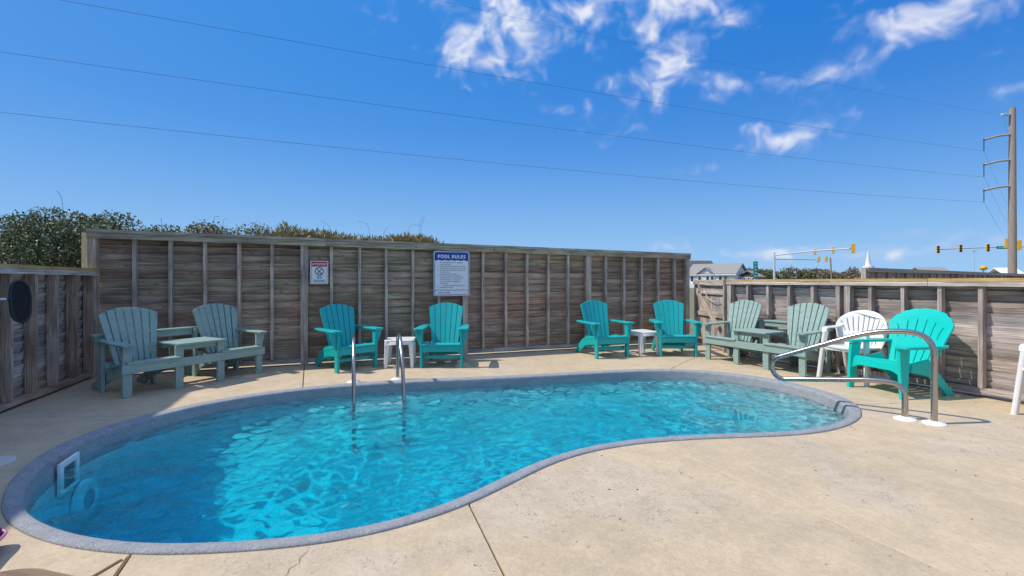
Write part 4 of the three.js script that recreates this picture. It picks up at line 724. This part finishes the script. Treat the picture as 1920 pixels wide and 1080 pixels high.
// ------------------------------------------------------------------ shrubs: stems and many single leaves
function leaves(n, seed, sample, size, cols, grassy = 0) {
  const R = rng(seed), pos = new Float32Array(n * 12), col = new Float32Array(n * 12), idx = new Uint32Array(n * 6), P = new THREE.Vector3(), a = new THREE.Vector3(), b = new THREE.Vector3(), out = new THREE.Vector3();
  for (let i = 0; i < n; i++) {
    sample(R, P, out);
    a.set(R() - 0.5, R() - 0.5, R() - 0.5).normalize().addScaledVector(out, 0.55); if (grassy) { a.multiplyScalar(0.45); a.y += grassy; } a.normalize();
    b.set(R() - 0.5, R() - 0.5, R() - 0.5).cross(a).normalize();
    const L = size * (0.6 + 0.8 * R()), w = grassy ? L * 0.10 : L * 0.34, q = [P.clone(), P.clone().addScaledVector(a, L * 0.5).addScaledVector(b, w), P.clone().addScaledVector(a, L), P.clone().addScaledVector(a, L * 0.5).addScaledVector(b, -w)];
    q[1].y += w * 0.4; q[3].y += w * 0.4;
    const c = cols[Math.floor(R() * cols.length)], l = 0.75 + 0.5 * R();
    q.forEach((v, k) => { v.toArray(pos, i * 12 + k * 3); col[i * 12 + k * 3] = c[0] * l; col[i * 12 + k * 3 + 1] = c[1] * l; col[i * 12 + k * 3 + 2] = c[2] * l; });
    idx.set([0, 1, 2, 0, 2, 3].map((k) => i * 4 + k), i * 6);
  }
  const g = new THREE.BufferGeometry(); g.setAttribute('position', new THREE.BufferAttribute(pos, 3)); g.setAttribute('color', new THREE.BufferAttribute(col, 3)); g.setIndex(new THREE.BufferAttribute(idx, 1)); g.computeVertexNormals(); return g;
}
const M_leaf = new THREE.MeshPhysicalMaterial({ vertexColors: true, roughness: 0.55, side: THREE.DoubleSide, transmission: 0.4, thickness: 0 });
const M_twig = std({ color: lin(0.13, 0.10, 0.075), roughness: 1 });
// clumps: [x, y, z, radius]; leaves sit on the outer half of each clump
function shrub(name, at, clumps, o) {
  const t = base(name, at[0], 0, -at[1], o.turn ?? 0), R = rng(o.seed);
  tag(t, o.label, o.category ?? 'shrub', o.group);
  const sum = clumps.reduce((s, c) => s + c[3] ** 2, 0), cum = []; clumps.reduce((s, c, i) => (cum[i] = s + c[3] ** 2 / sum), 0);
  const sample = (R, P, out) => {
    const k = R(), c = clumps[cum.findIndex((q) => q >= k - 1e-9)] ?? clumps[0]; out.set(R() - 0.5, R() - 0.42, R() - 0.5).normalize();
    const r = c[3] * (0.45 + 0.62 * Math.sqrt(R())) * (0.82 + 0.36 * vnoise(out.x * 4 + 50, out.y * 4 + out.z * 3 + 50, 999, 999, o.seed)); P.set(c[0] + out.x * r, Math.max(0.04, c[1] + out.y * r * (o.flat ?? 0.85)), c[2] + out.z * r);
  };
  part('foliage', leaves(o.n, o.seed, sample, o.leaf, o.cols, o.grassy), M_leaf, t);
  const stems = [];
  for (const c of clumps.slice(0, 14)) for (let k = 0; k < 2; k++) { const x = c[0] * 0.25 + (R() - 0.5) * 0.3, z = c[2] * 0.25 + (R() - 0.5) * 0.3; stems.push(tubeAlong([[x, 0, z], [mix(x, c[0], 0.5) + (R() - 0.5) * 0.2, c[1] * 0.5, mix(z, c[2], 0.5)], [c[0] + (R() - 0.5) * c[3], c[1] + c[3] * 0.5, c[2] + (R() - 0.5) * c[3]]], (o.stem ?? 0.018), 6, 5)); }
  part('stem', merged(stems), M_twig, t);
  if (o.sprigs) { // thin shoots that stand above the crown
    const g = []; for (let k = 0; k < o.sprigs; k++) { const c = pick(clumps, R), x = c[0] + (R() - 0.5) * c[3] * 1.6, z = c[2] + (R() - 0.5) * c[3], y = c[1] + c[3] * 0.6, h = o.sprigH * (0.5 + R()), dx = (R() - 0.5) * h * 1.3; g.push(tubeAlong([[x, y, z], [x + dx * 0.3, y + h * 0.75, z], [x + dx, y + h * (0.7 + 0.4 * R()), z]], o.sprigR ?? 0.005, 8, 4)); }
    part('shoot', merged(g), M_twig, t);
  }
  return t;
}
{
  const dark = [[0.06, 0.105, 0.028], [0.095, 0.145, 0.04], [0.14, 0.18, 0.07], [0.24, 0.27, 0.14], [0.32, 0.34, 0.22], [0.05, 0.08, 0.022]];
  const R = rng(314), ball = (list) => list;
  const C = []; for (let i = 0; i < 26; i++) C.push([-2.3 + 4.3 * R(), 0.9 + 1.12 * R(), -0.7 + 1.4 * R(), 0.38 + 0.25 * R()]);
  shrub('evergreen_shrub', [-8.15, 8.1], C, { seed: 21, n: 62000, leaf: 0.040, cols: dark, label: 'large dense dark green shrub behind the low left fence', sprigs: 6, sprigH: 0.36, sprigR: 0.0035 });
  const C2 = []; for (let i = 0; i < 12; i++) C2.push([-0.9 + 1.8 * R(), 1.0 + 0.90 * R(), -0.4 + 0.8 * R(), 0.30 + 0.14 * R()]);
  shrub('evergreen_shrub', [-6.55, 8.75], C2, { seed: 22, n: 12000, leaf: 0.042, cols: dark, label: 'small dark shrub peeking over the left end of the tall fence', sprigs: 8, sprigH: 0.35, sprigR: 0.003 });
  const mixd = [[0.17, 0.20, 0.07], [0.27, 0.28, 0.12], [0.34, 0.31, 0.18], [0.13, 0.15, 0.06], [0.22, 0.16, 0.10]];
  const C3 = []; for (let i = 0; i < 16; i++) C3.push([-1.15 + 2.3 * R(), 1.25 + 0.98 * R(), -0.4 + 0.8 * R(), 0.28 + 0.14 * R()]);
  shrub('scrub_bush', [-5.15, 9.2], C3, { seed: 23, n: 15000, leaf: 0.042, cols: mixd, label: 'grey green twiggy bush rising behind the tall fence, left of the reddish grassy one', sprigs: 16, sprigH: 0.32, sprigR: 0.0028 });
  const reed = [[0.26, 0.27, 0.07], [0.38, 0.35, 0.11], [0.38, 0.25, 0.12], [0.22, 0.24, 0.06], [0.30, 0.20, 0.10]];
  const C4 = []; for (let i = 0; i < 30; i++) { const u = i / 29; C4.push([-1.75 + 3.4 * u, 1.74 + 0.16 * R() + 0.05 * Math.sin(u * 9) - 0.10 * u, -0.35 + 0.7 * R(), 0.30 + 0.12 * R()]); }
  shrub('grassy_bush', [-3.15, 9.6], C4, { seed: 24, n: 30000, leaf: 0.11, cols: reed, grassy: 0.42, label: 'long reddish green grassy bush topping the middle of the tall fence', sprigs: 12, sprigH: 0.40, sprigR: 0.0026, turn: 0.30 });
}

// ------------------------------------------------------------------ beyond the yard
const T_shingle = std({ color: lin(0.30, 0.29, 0.27), roughness: 0.95 }), T_siding = std({ color: lin(0.66, 0.70, 0.76), roughness: 0.7 }), T_glass = std({ color: lin(0.04, 0.05, 0.06), roughness: 0.15 }), T_white = std({ color: lin(0.82, 0.82, 0.82), roughness: 0.5 });
function gableRoof(w, d, h, over, th = 0.18) { // ridge along x
  const a = d / 2 + over, s = poly([[-a, -over * h / (d / 2)], [0, h], [a, -over * h / (d / 2)], [a, -over * h / (d / 2) + th], [0, h + th], [-a, -over * h / (d / 2) + th]]);
  return extrude(s, w + 2 * over, 0).translate(0, 0, -w / 2 - over).rotateY(Math.PI / 2);
}
function gableWall(w, h, peak, th) { return extrude(poly([[-w / 2, 0], [w / 2, 0], [w / 2, h], [0, h + peak], [-w / 2, h]]), th, 0); }
function windowIn(parent, x, y, z, w, h, ry = 0) { const f = part('window', (() => { const s = poly([[-w / 2, -h / 2], [w / 2, -h / 2], [w / 2, h / 2], [-w / 2, h / 2]]); s.holes.push(new THREE.Path([[-w / 2 + 0.1, -h / 2 + 0.1], [w / 2 - 0.1, -h / 2 + 0.1], [w / 2 - 0.1, h / 2 - 0.1], [-w / 2 + 0.1, h / 2 - 0.1]].map((p) => new THREE.Vector2(...p)))); return extrude(s, 0.08, 0); })(), T_white, parent, [x, y, z], [0, ry, 0]); part('pane', new THREE.BoxGeometry(w - 0.18, h - 0.18, 0.02), T_glass, f, [0, 0, 0.02]); return f; }
{ // pale house across the road
  const h = base('white_house', 33.6, 0, -76, -0.78); tag(h, 'pale blue and white house with grey gabled roofs beyond the gate', 'house');
  part('wall', new THREE.BoxGeometry(8.6, 2.7, 6.0).translate(0, 1.35, 0), T_siding, h);
  for (const s of [-1, 1]) part('gable_wall', gableWall(6.0, 0, 1.75, 0.1).rotateY(Math.PI / 2).translate(0, 2.7, 0), T_siding, h, [s * 4.2 - 0.05, 0, 0]);
  part('roof', gableRoof(8.6, 6.0, 1.75, 0.35), T_shingle, h, [0, 2.75, 0]);
  part('cross_gable', gableWall(2.9, 2.7, 1.05, 0.12), T_siding, h, [-0.9, 0, 3.02]);
  part('cross_roof', gableRoof(2.2, 2.9, 1.05, 0.2, 0.12).rotateY(Math.PI / 2), T_shingle, h, [-0.9, 2.75, 2.2]);
  part('fascia', new THREE.BoxGeometry(9.2, 0.16, 0.06), T_white, h, [0, 2.5, 3.36]);
  const p = part('porch', new THREE.BoxGeometry(3.0, 2.1, 3.6).translate(0, 1.05, 0), std({ color: lin(0.20, 0.22, 0.27), roughness: 0.8 }), h, [5.8, 0, -0.4]);
  part('porch_roof', gableRoof(3.0, 3.6, 1.0, 0.25, 0.14).rotateY(Math.PI / 2), T_shingle, h, [5.8, 2.15, -0.4]);
  for (const x of [-3.5, -2.0, -0.5, 0.35, 1.75, 2.7]) windowIn(h, x, 1.75, x > -2.3 && x < 0.5 ? 3.14 : 3.0, 0.75, 1.15);
  windowIn(h, 4.32, 1.8, 0.9, 0.9, 1.2, Math.PI / 2);
  for (const x of [4.7, 5.4, 6.1, 6.8]) windowIn(h, x, 1.5, 1.4, 0.55, 1.1);
  h.scale.setScalar(0.86);
  part('porch_rail', new THREE.BoxGeometry(9.0, 0.5, 0.08), T_white, h, [0.1, 0.92, 3.8]);
}
{
  const h = base('far_house', 37.6, 0, -96, 0.1); tag(h, 'dark roof of a house just behind the pale blue house', 'house');
  part('wall', new THREE.BoxGeometry(7, 3.2, 6).translate(0, 1.6, 0), T_siding, h); part('roof', gableRoof(7, 6, 2.0, 0.3), std({ color: lin(0.12, 0.11, 0.10), roughness: 1 }), h, [0, 3.2, 0]);
}
{ // tall narrow road sign
  const t = base('street_sign', 26.75, 0, -51, -0.2); tag(t, 'tall narrow green sign panel standing right of the pale house', 'sign');
  part('post', new THREE.CylinderGeometry(0.05, 0.05, 3.4, 8).translate(0, 1.7, 0), M.galv, t);
  part('panel', rbox(0.46, 1.9, 0.05, 0.02), std({ color: lin(0.0, 0.24, 0.22), roughness: 0.5 }), t, [0, 2.4, 0.08]);
  for (let i = 0; i < 5; i++) part('letter', rbox(0.22, 0.13, 0.012, 0.02), std({ color: lin(0.35, 0.6, 0.58), roughness: 0.6 }), t, [0.0, 3.1 - i * 0.34, 0.112]);
}
function signalHead(name, x, y, d, turn, s, label, front) {
  const t = base(name, x, y, -d, turn); tag(t, label, 'traffic light', 'traffic lights over the road');
  part('housing', rbox(0.36 * s, 1.06 * s, 0.24 * s, 0.03), M.signal, t);
  for (let k = -1; k <= 1; k++) { part('lens', new THREE.CylinderGeometry(0.13 * s, 0.13 * s, 0.03, 14).rotateX(Math.PI / 2), M.hole, t, [0, k * 0.34 * s, 0.125 * s]); part('visor', new THREE.CylinderGeometry(0.15 * s, 0.15 * s, 0.22 * s, 14, 1, true, Math.PI * 0.5, Math.PI * 1.2).rotateX(Math.PI / 2), std({ color: lin(0.60, 0.36, 0.02), roughness: 0.5, side: THREE.DoubleSide }), t, [0, k * 0.34 * s, 0.22 * s]); }
  return t;
}
const px3 = (px, py, d) => [(px - 960) / 870 * d, 1.25 + (526 - py) / 870 * d];      // height and offset read off the photograph at distance d
{
  const d = 72, [x0, y0] = px3(1452, 477, d), [x1, y1] = px3(1597, 466, d - 12);
  const t = base('signal_mast', x0, 0, -d, 0); tag(t, 'galvanized traffic signal mast left of the steeple with two long arms', 'signal mast');
  part('pole', new THREE.CylinderGeometry(0.13, 0.19, y0 + 0.3, 12).translate(0, (y0 + 0.3) / 2, 0), M.galv, t);
  part('arm', tubeAlong([[0, y0 - 0.15, 0], [(x1 - x0) * 0.5, mix(y0, y1, 0.5) + 0.05, 6], [x1 - x0 - 0.2, y1, 12]], 0.10, 20, 8), M.galv, t);
  const [x2, y2] = px3(1531, 487, d + 14); part('arm', tubeAlong([[0, y0 - 0.75, 0], [(x2 - x0) * 0.5, mix(y0 - 0.75, y2, 0.5), -7], [x2 - x0, y2, -14]], 0.08, 20, 8), M.galv, t);
  [[1526.5, 472.5, 66, 0.8, 'leftmost'], [1560, 469.5, 63.5, 0.85, 'middle'], [1597, 466, 60, 1.15, 'rightmost and largest']].forEach(([px, py, dd, s, w]) => { const [x, y] = px3(px, py, dd); signalHead('traffic_light', x, y, dd - 0.25, 2.6, s, `yellow traffic light, ${w} of three on the left mast's near arm`); });
  [[1533, 486.5, 86, 1.0, 'left'], [1547, 486, 88, 1.0, 'right']].forEach(([px, py, dd, s, w]) => { const [x, y] = px3(px, py, dd); signalHead('traffic_light', x, y, dd - 0.2, 0.4, s, `yellow traffic light, ${w} one of the low pair under the left mast arm`); });
}
{
  const d = 62, [x1, y1] = px3(1756, 467.5, d), [x0, y0] = px3(1990, 462, d);
  const t = base('signal_mast', x0, 0, -d, 0); tag(t, 'traffic signal arm reaching in from the side behind the tall utility pole', 'signal mast');
  part('pole', new THREE.CylinderGeometry(0.14, 0.2, y0 + 0.3, 12).translate(0, (y0 + 0.3) / 2, 0), M.galv, t);
  part('arm', tubeAlong([[0, y0, 0], [(x1 - x0) * 0.5, (y0 + y1) / 2 + 0.1, 0], [x1 - x0, y1, 0]], 0.085, 20, 8), M.galv, t);
  [[1756, 468, 'leftmost'], [1798, 466, 'second from the left'], [1849, 465, 'next to the green name sign']].forEach(([px, py, w]) => { const [x, y] = px3(px, py, d); signalHead('traffic_light', x, y, d - 0.25, -0.65, 0.95, `dark lensed traffic light on the right arm, ${w}`); });
  [[1889, 456.5, 'left'], [1911, 459.5, 'right']].forEach(([px, py, w]) => { const [x, y] = px3(px, py, d - 4); signalHead('traffic_light', x, y, d - 4, 2.7, 1.15, `big yellow traffic light seen from behind, just ${w} of the utility pole`); });
  const [sx, sy] = px3(1878, 464.5, d), s = base('street_name_sign', sx, sy, -(d - 0.3), -0.1); tag(s, 'green street name sign hung on the right signal arm', 'sign');
  part('panel', rbox(1.75, 0.38, 0.04, 0.02), std({ color: lin(0.0, 0.22, 0.19), roughness: 0.5 }), s);
  for (let i = 0; i < 7; i++) part('letter', rbox(0.12, 0.16, 0.01, 0.01), std({ color: lin(0.5, 0.7, 0.66), roughness: 0.6 }), s, [-0.6 + i * 0.2, 0, 0.024]);
}
{ // thin leaning pole and lamp posts
  const [x, y] = px3(1557, 483, 60), t = base('leaning_pole', px3(1560.5, 520, 60)[0], 0, -60); tag(t, 'thin wooden pole leaning before the scrub under the signal arm', 'pole');
  part('pole', tubeAlong([[0, 0, 0], [x - t.position.x, y, 0]], 0.09, 4, 8), std({ color: lin(0.30, 0.24, 0.19), roughness: 1 }), t); part('guard', new THREE.CylinderGeometry(0.12, 0.13, 1.2, 8).translate(0, 0.6, 0), M.galv, t);
  const l = base('street_lamp', px3(1826, 500, 90)[0], 0, -90); tag(l, 'thin pale street lamp behind the right signal arm', 'street lamp');
  part('pole', new THREE.CylinderGeometry(0.07, 0.11, 7.0, 8).translate(0, 3.5, 0), M.galv, l); part('head', rbox(1.0, 0.14, 0.3, 0.05), M.galv, l, [0.2, 7.05, 0]);
}
{ // church steeple
  const t = base('steeple', px3(1628, 500, 120)[0], 0, -120); tag(t, 'slim white church steeple above the far fence', 'steeple');
  part('spire', new THREE.ConeGeometry(0.75, 4.4, 8).translate(0, 7.1, 0), T_white, t); part('collar', new THREE.CylinderGeometry(1.3, 1.35, 0.5, 8).translate(0, 4.75, 0), T_white, t); part('base', new THREE.CylinderGeometry(1.0, 1.1, 4.5, 8).translate(0, 2.25, 0), T_white, t);
}
{ // second fence, across the lot
  const a = px3(1622, 502, 19), L = 44, ang = 0.60, R = rng(91), t = base('far_fence', a[0], 0, -19, ang); tag(t, 'dark brown panel fence on the lot beyond the right fence', 'fence');
  const n = 37, w = L / n;
  for (let i = 0; i < n; i++) { const h = 1.66; for (let k = 0; k < 4; k++) part('plank', new THREE.BoxGeometry(w - 0.02, h / 4 - 0.01, 0.03), pick(M.plankBrown, R), t, [(i + 0.5) * w, h / 8 + k * h / 4, -0.02]); part('stud', new THREE.BoxGeometry(i % 4 ? 0.07 : 0.15, 1.7, 0.09), pick(M.studBrown, R), t, [i * w, 0.85, 0.045]); }
  part('cap_board', new THREE.BoxGeometry(L, 0.05, 0.2), M.capOld, t, [L / 2, 1.755, 0]); part('trim_board', new THREE.BoxGeometry(L, 0.12, 0.03), M.stud[1], t, [L / 2, 1.665, 0.11]);
  part('end_post', new THREE.BoxGeometry(0.16, 1.75, 0.16), M.stud[2], t, [-0.1, 0.875, 0]);
}
{ // far roofs beyond that fence
  const mk = (px, w, hgt, d, dp, c, label) => { const h = base('far_house', px3(px, 510, d)[0], 0, -d, -0.2); tag(h, label, 'house'); part('wall', new THREE.BoxGeometry(w, hgt, dp).translate(0, hgt / 2, 0), T_siding, h); part('roof', gableRoof(w, dp, hgt * 0.42, 0.4), c, h, [0, hgt, 0]); windowIn(h, -w * 0.2, hgt * 0.6, dp / 2, 0.9, 1.1); windowIn(h, w * 0.2, hgt * 0.6, dp / 2, 0.9, 1.1); };
  mk(1742, 5.4, 3.1, 115, 6, T_shingle, 'low pale roof showing over the far brown fence');
  mk(1884, 3.2, 2.7, 100, 4, T_white, 'white gable just left of the utility pole base');
}
{
  const [x, y] = px3(1844, 505, 34), t = base('utility_box', x, 0, -34, -0.2); tag(t, 'yellow round beacon standing above the far fence', 'beacon');
  part('post', new THREE.CylinderGeometry(0.04, 0.04, y, 8).translate(0, y / 2, 0), M.galv, t); part('lamp_housing', new THREE.SphereGeometry(0.22, 14, 10).scale(1, 0.8, 1), M.signal, t, [0, y + 0.1, 0]);
}
{ // scrub along the road
  const cols = [[0.13, 0.18, 0.06], [0.18, 0.22, 0.07], [0.30, 0.28, 0.11], [0.28, 0.20, 0.12]], brown = [[0.36, 0.27, 0.20], [0.42, 0.32, 0.25], [0.28, 0.21, 0.16], [0.22, 0.23, 0.10]];
  const spec = [[1432, 4.4, 95, 3.0, 0, 'round dark green tree mass right of the green sign'], [1462, 3.8, 92, 3.2, 0, 'green bush behind the left signal pole'], [1500, 4.6, 96, 4.2, 2, 'reddish green scrub under the left mast arm'], [1536, 3.9, 94, 3.4, 0, 'green brown bush left of the leaning pole'], [1572, 4.5, 92, 3.8, 1, 'bare brown thicket right of the leaning pole'], [1602, 3.6, 90, 3.2, 1, 'pale brown thicket beside the steeple']];
  for (const [px, h, d, r, k, label] of spec) {
    const R = rng(px), C = []; for (let i = 0; i < 16; i++) C.push([(R() - 0.5) * 2 * r, h * (0.2 + 0.45 * R()), (R() - 0.5) * 2, h * 0.24]);
    shrub('roadside_bush', [px3(px, 500, d)[0], d], C, { seed: px, n: 3400, leaf: 0.36, cols: k === 0 ? cols : k === 1 ? brown : [...cols, ...brown], label, stem: 0.06, group: 'bushes along the road', category: 'bush', sprigs: k ? 30 : 6, sprigH: 0.7, sprigR: 0.03 });
  }
}
// ------------------------------------------------------------------ transmission pole and its wires
{
  const d = 45, [bx] = px3(1898.5, 510, d), top = px3(1897, 203, d)[1], t = base('utility_pole', bx, 0, -d); tag(t, 'tall grey brown utility pole with three side arms', 'utility pole');
  const m = std({ color: lin(0.34, 0.275, 0.225), roughness: 0.95 });
  part('pole', new THREE.CylinderGeometry(0.245, 0.33, top, 18).translate(0, top / 2, 0), m, t);
  const arms = [[252, 262, 283], [300, 309, 332], [349, 357, 379]];
  const tips = arms.map(([ya, yt, yw], i) => {
    const [tx, ty] = px3(1845, yt, d), [, ay] = px3(1897, ya, d), [, wy] = px3(1845, yw, d);
    part('arm', tubeAlong([[-0.2, ay, 0], [(tx - bx) * 0.5, mix(ay, ty, 0.42) + 0.06, 0], [tx - bx, ty, 0]], 0.095, 12, 8), std({ color: lin(0.42, 0.36, 0.30), roughness: 0.9 }), t);
    part('insulator', (() => { const g = [new THREE.CylinderGeometry(0.025, 0.025, ty - wy, 6).translate(0, (ty + wy) / 2, 0)]; for (let k = 0; k < 7; k++) g.push(new THREE.CylinderGeometry(0.075, 0.05, 0.05, 10).translate(0, mix(wy, ty, (k + 0.6) / 7.4), 0)); return merged(g); })(), std({ color: lin(0.10, 0.11, 0.12), roughness: 0.4 }), t, [tx - bx, 0, 0]);
    return [tx, wy, -d];
  });
  part('bracket', rbox(0.9, 0.2, 0.25, 0.05), M.galv, t, [-0.6, top - 0.6, 0]);
  tips.push([bx - 0.9, top - 0.65, -d]);
  const dir = new THREE.Vector3(-66.4, 0, 26.3).normalize(), m2 = std({ color: lin(0.06, 0.065, 0.075), roughness: 0.7 });
  const names = ['topmost', 'second', 'lowest', 'faint highest ground'];
  tips.forEach((p, i) => {
    const pts = [], A = new THREE.Vector3(...p), span = 110; for (let k = 0; k <= 40; k++) { const s = k / 40 * span, q = A.clone().addScaledVector(dir, s); q.y -= (i === 3 ? 1.2 : 0.9) * 4 * (s / span) * (1 - s / span); pts.push(q); }
    const right = A.clone().add(new THREE.Vector3(40, -0.4, -34)); right.y -= 1.0;
    const w = new THREE.CurvePath(); w.add(new THREE.CatmullRomCurve3(pts)); const w2 = new THREE.CatmullRomCurve3([A, A.clone().lerp(right, 0.5).add(new THREE.Vector3(0, -0.9, 0)), right]);
    const g = merged([new THREE.TubeGeometry(w, 120, i === 3 ? 0.005 : 0.0075, 5), new THREE.TubeGeometry(w2, 12, i === 3 ? 0.005 : 0.0075, 5)]);
    tag(part('power_line', g, m2, scene), `${['top one of the three main wires', 'middle one of the three main wires', 'lowest of the wires crossing the sky', 'faint wire from the very top of the utility pole'][i]}, slung from the utility pole`, 'power line', 'power lines');
  });
}
// ------------------------------------------------------------------ the house to the left of the yard, whose eave shades the left end of the pool
{
  // its eave runs along the left fence; the shade's edge on the deck passes (-2.62, 2.45) and (-3.45, 4.67)
  const turn = 110.5 * DEG, ax = [-0.3502, 0.9367], n = [0.9367, 0.3502], h = 5.0, k = 0.752, edge = [-2.60 - n[0] * k * h, 2.45 - n[1] * k * h];
  const L0 = -11, L1 = 4.2, L = L1 - L0, mid = (L0 + L1) / 2, c = [edge[0] + ax[0] * mid, edge[1] + ax[1] * mid];
  const t = base('neighbouring_house', c[0], 0, -c[1], turn); tag(t, 'weathered two storey beach house left of the yard that shades the pool end', 'house');
  // local x along the eave, local z towards the pool
  part('wall', new THREE.BoxGeometry(L - 0.6, 4.75, 6.4).translate(0, 2.375, -3.6), std({ color: lin(0.42, 0.38, 0.33), roughness: 0.9 }), t);
  part('roof', extrude(poly([[0, 4.86], [0, 5.0], [-3.8, 7.0], [-7.6, 5.0], [-7.6, 4.86], [-3.8, 6.86]]), L, 0).rotateY(-Math.PI / 2).translate(L / 2, 0, 0), T_shingle, t);
  for (let i = 0; i < 4; i++) windowIn(t, -L / 2 + 2 + i * 3.7, 3.4, -0.40, 1.0, 1.4);
}
renderer.render(scene, camera);
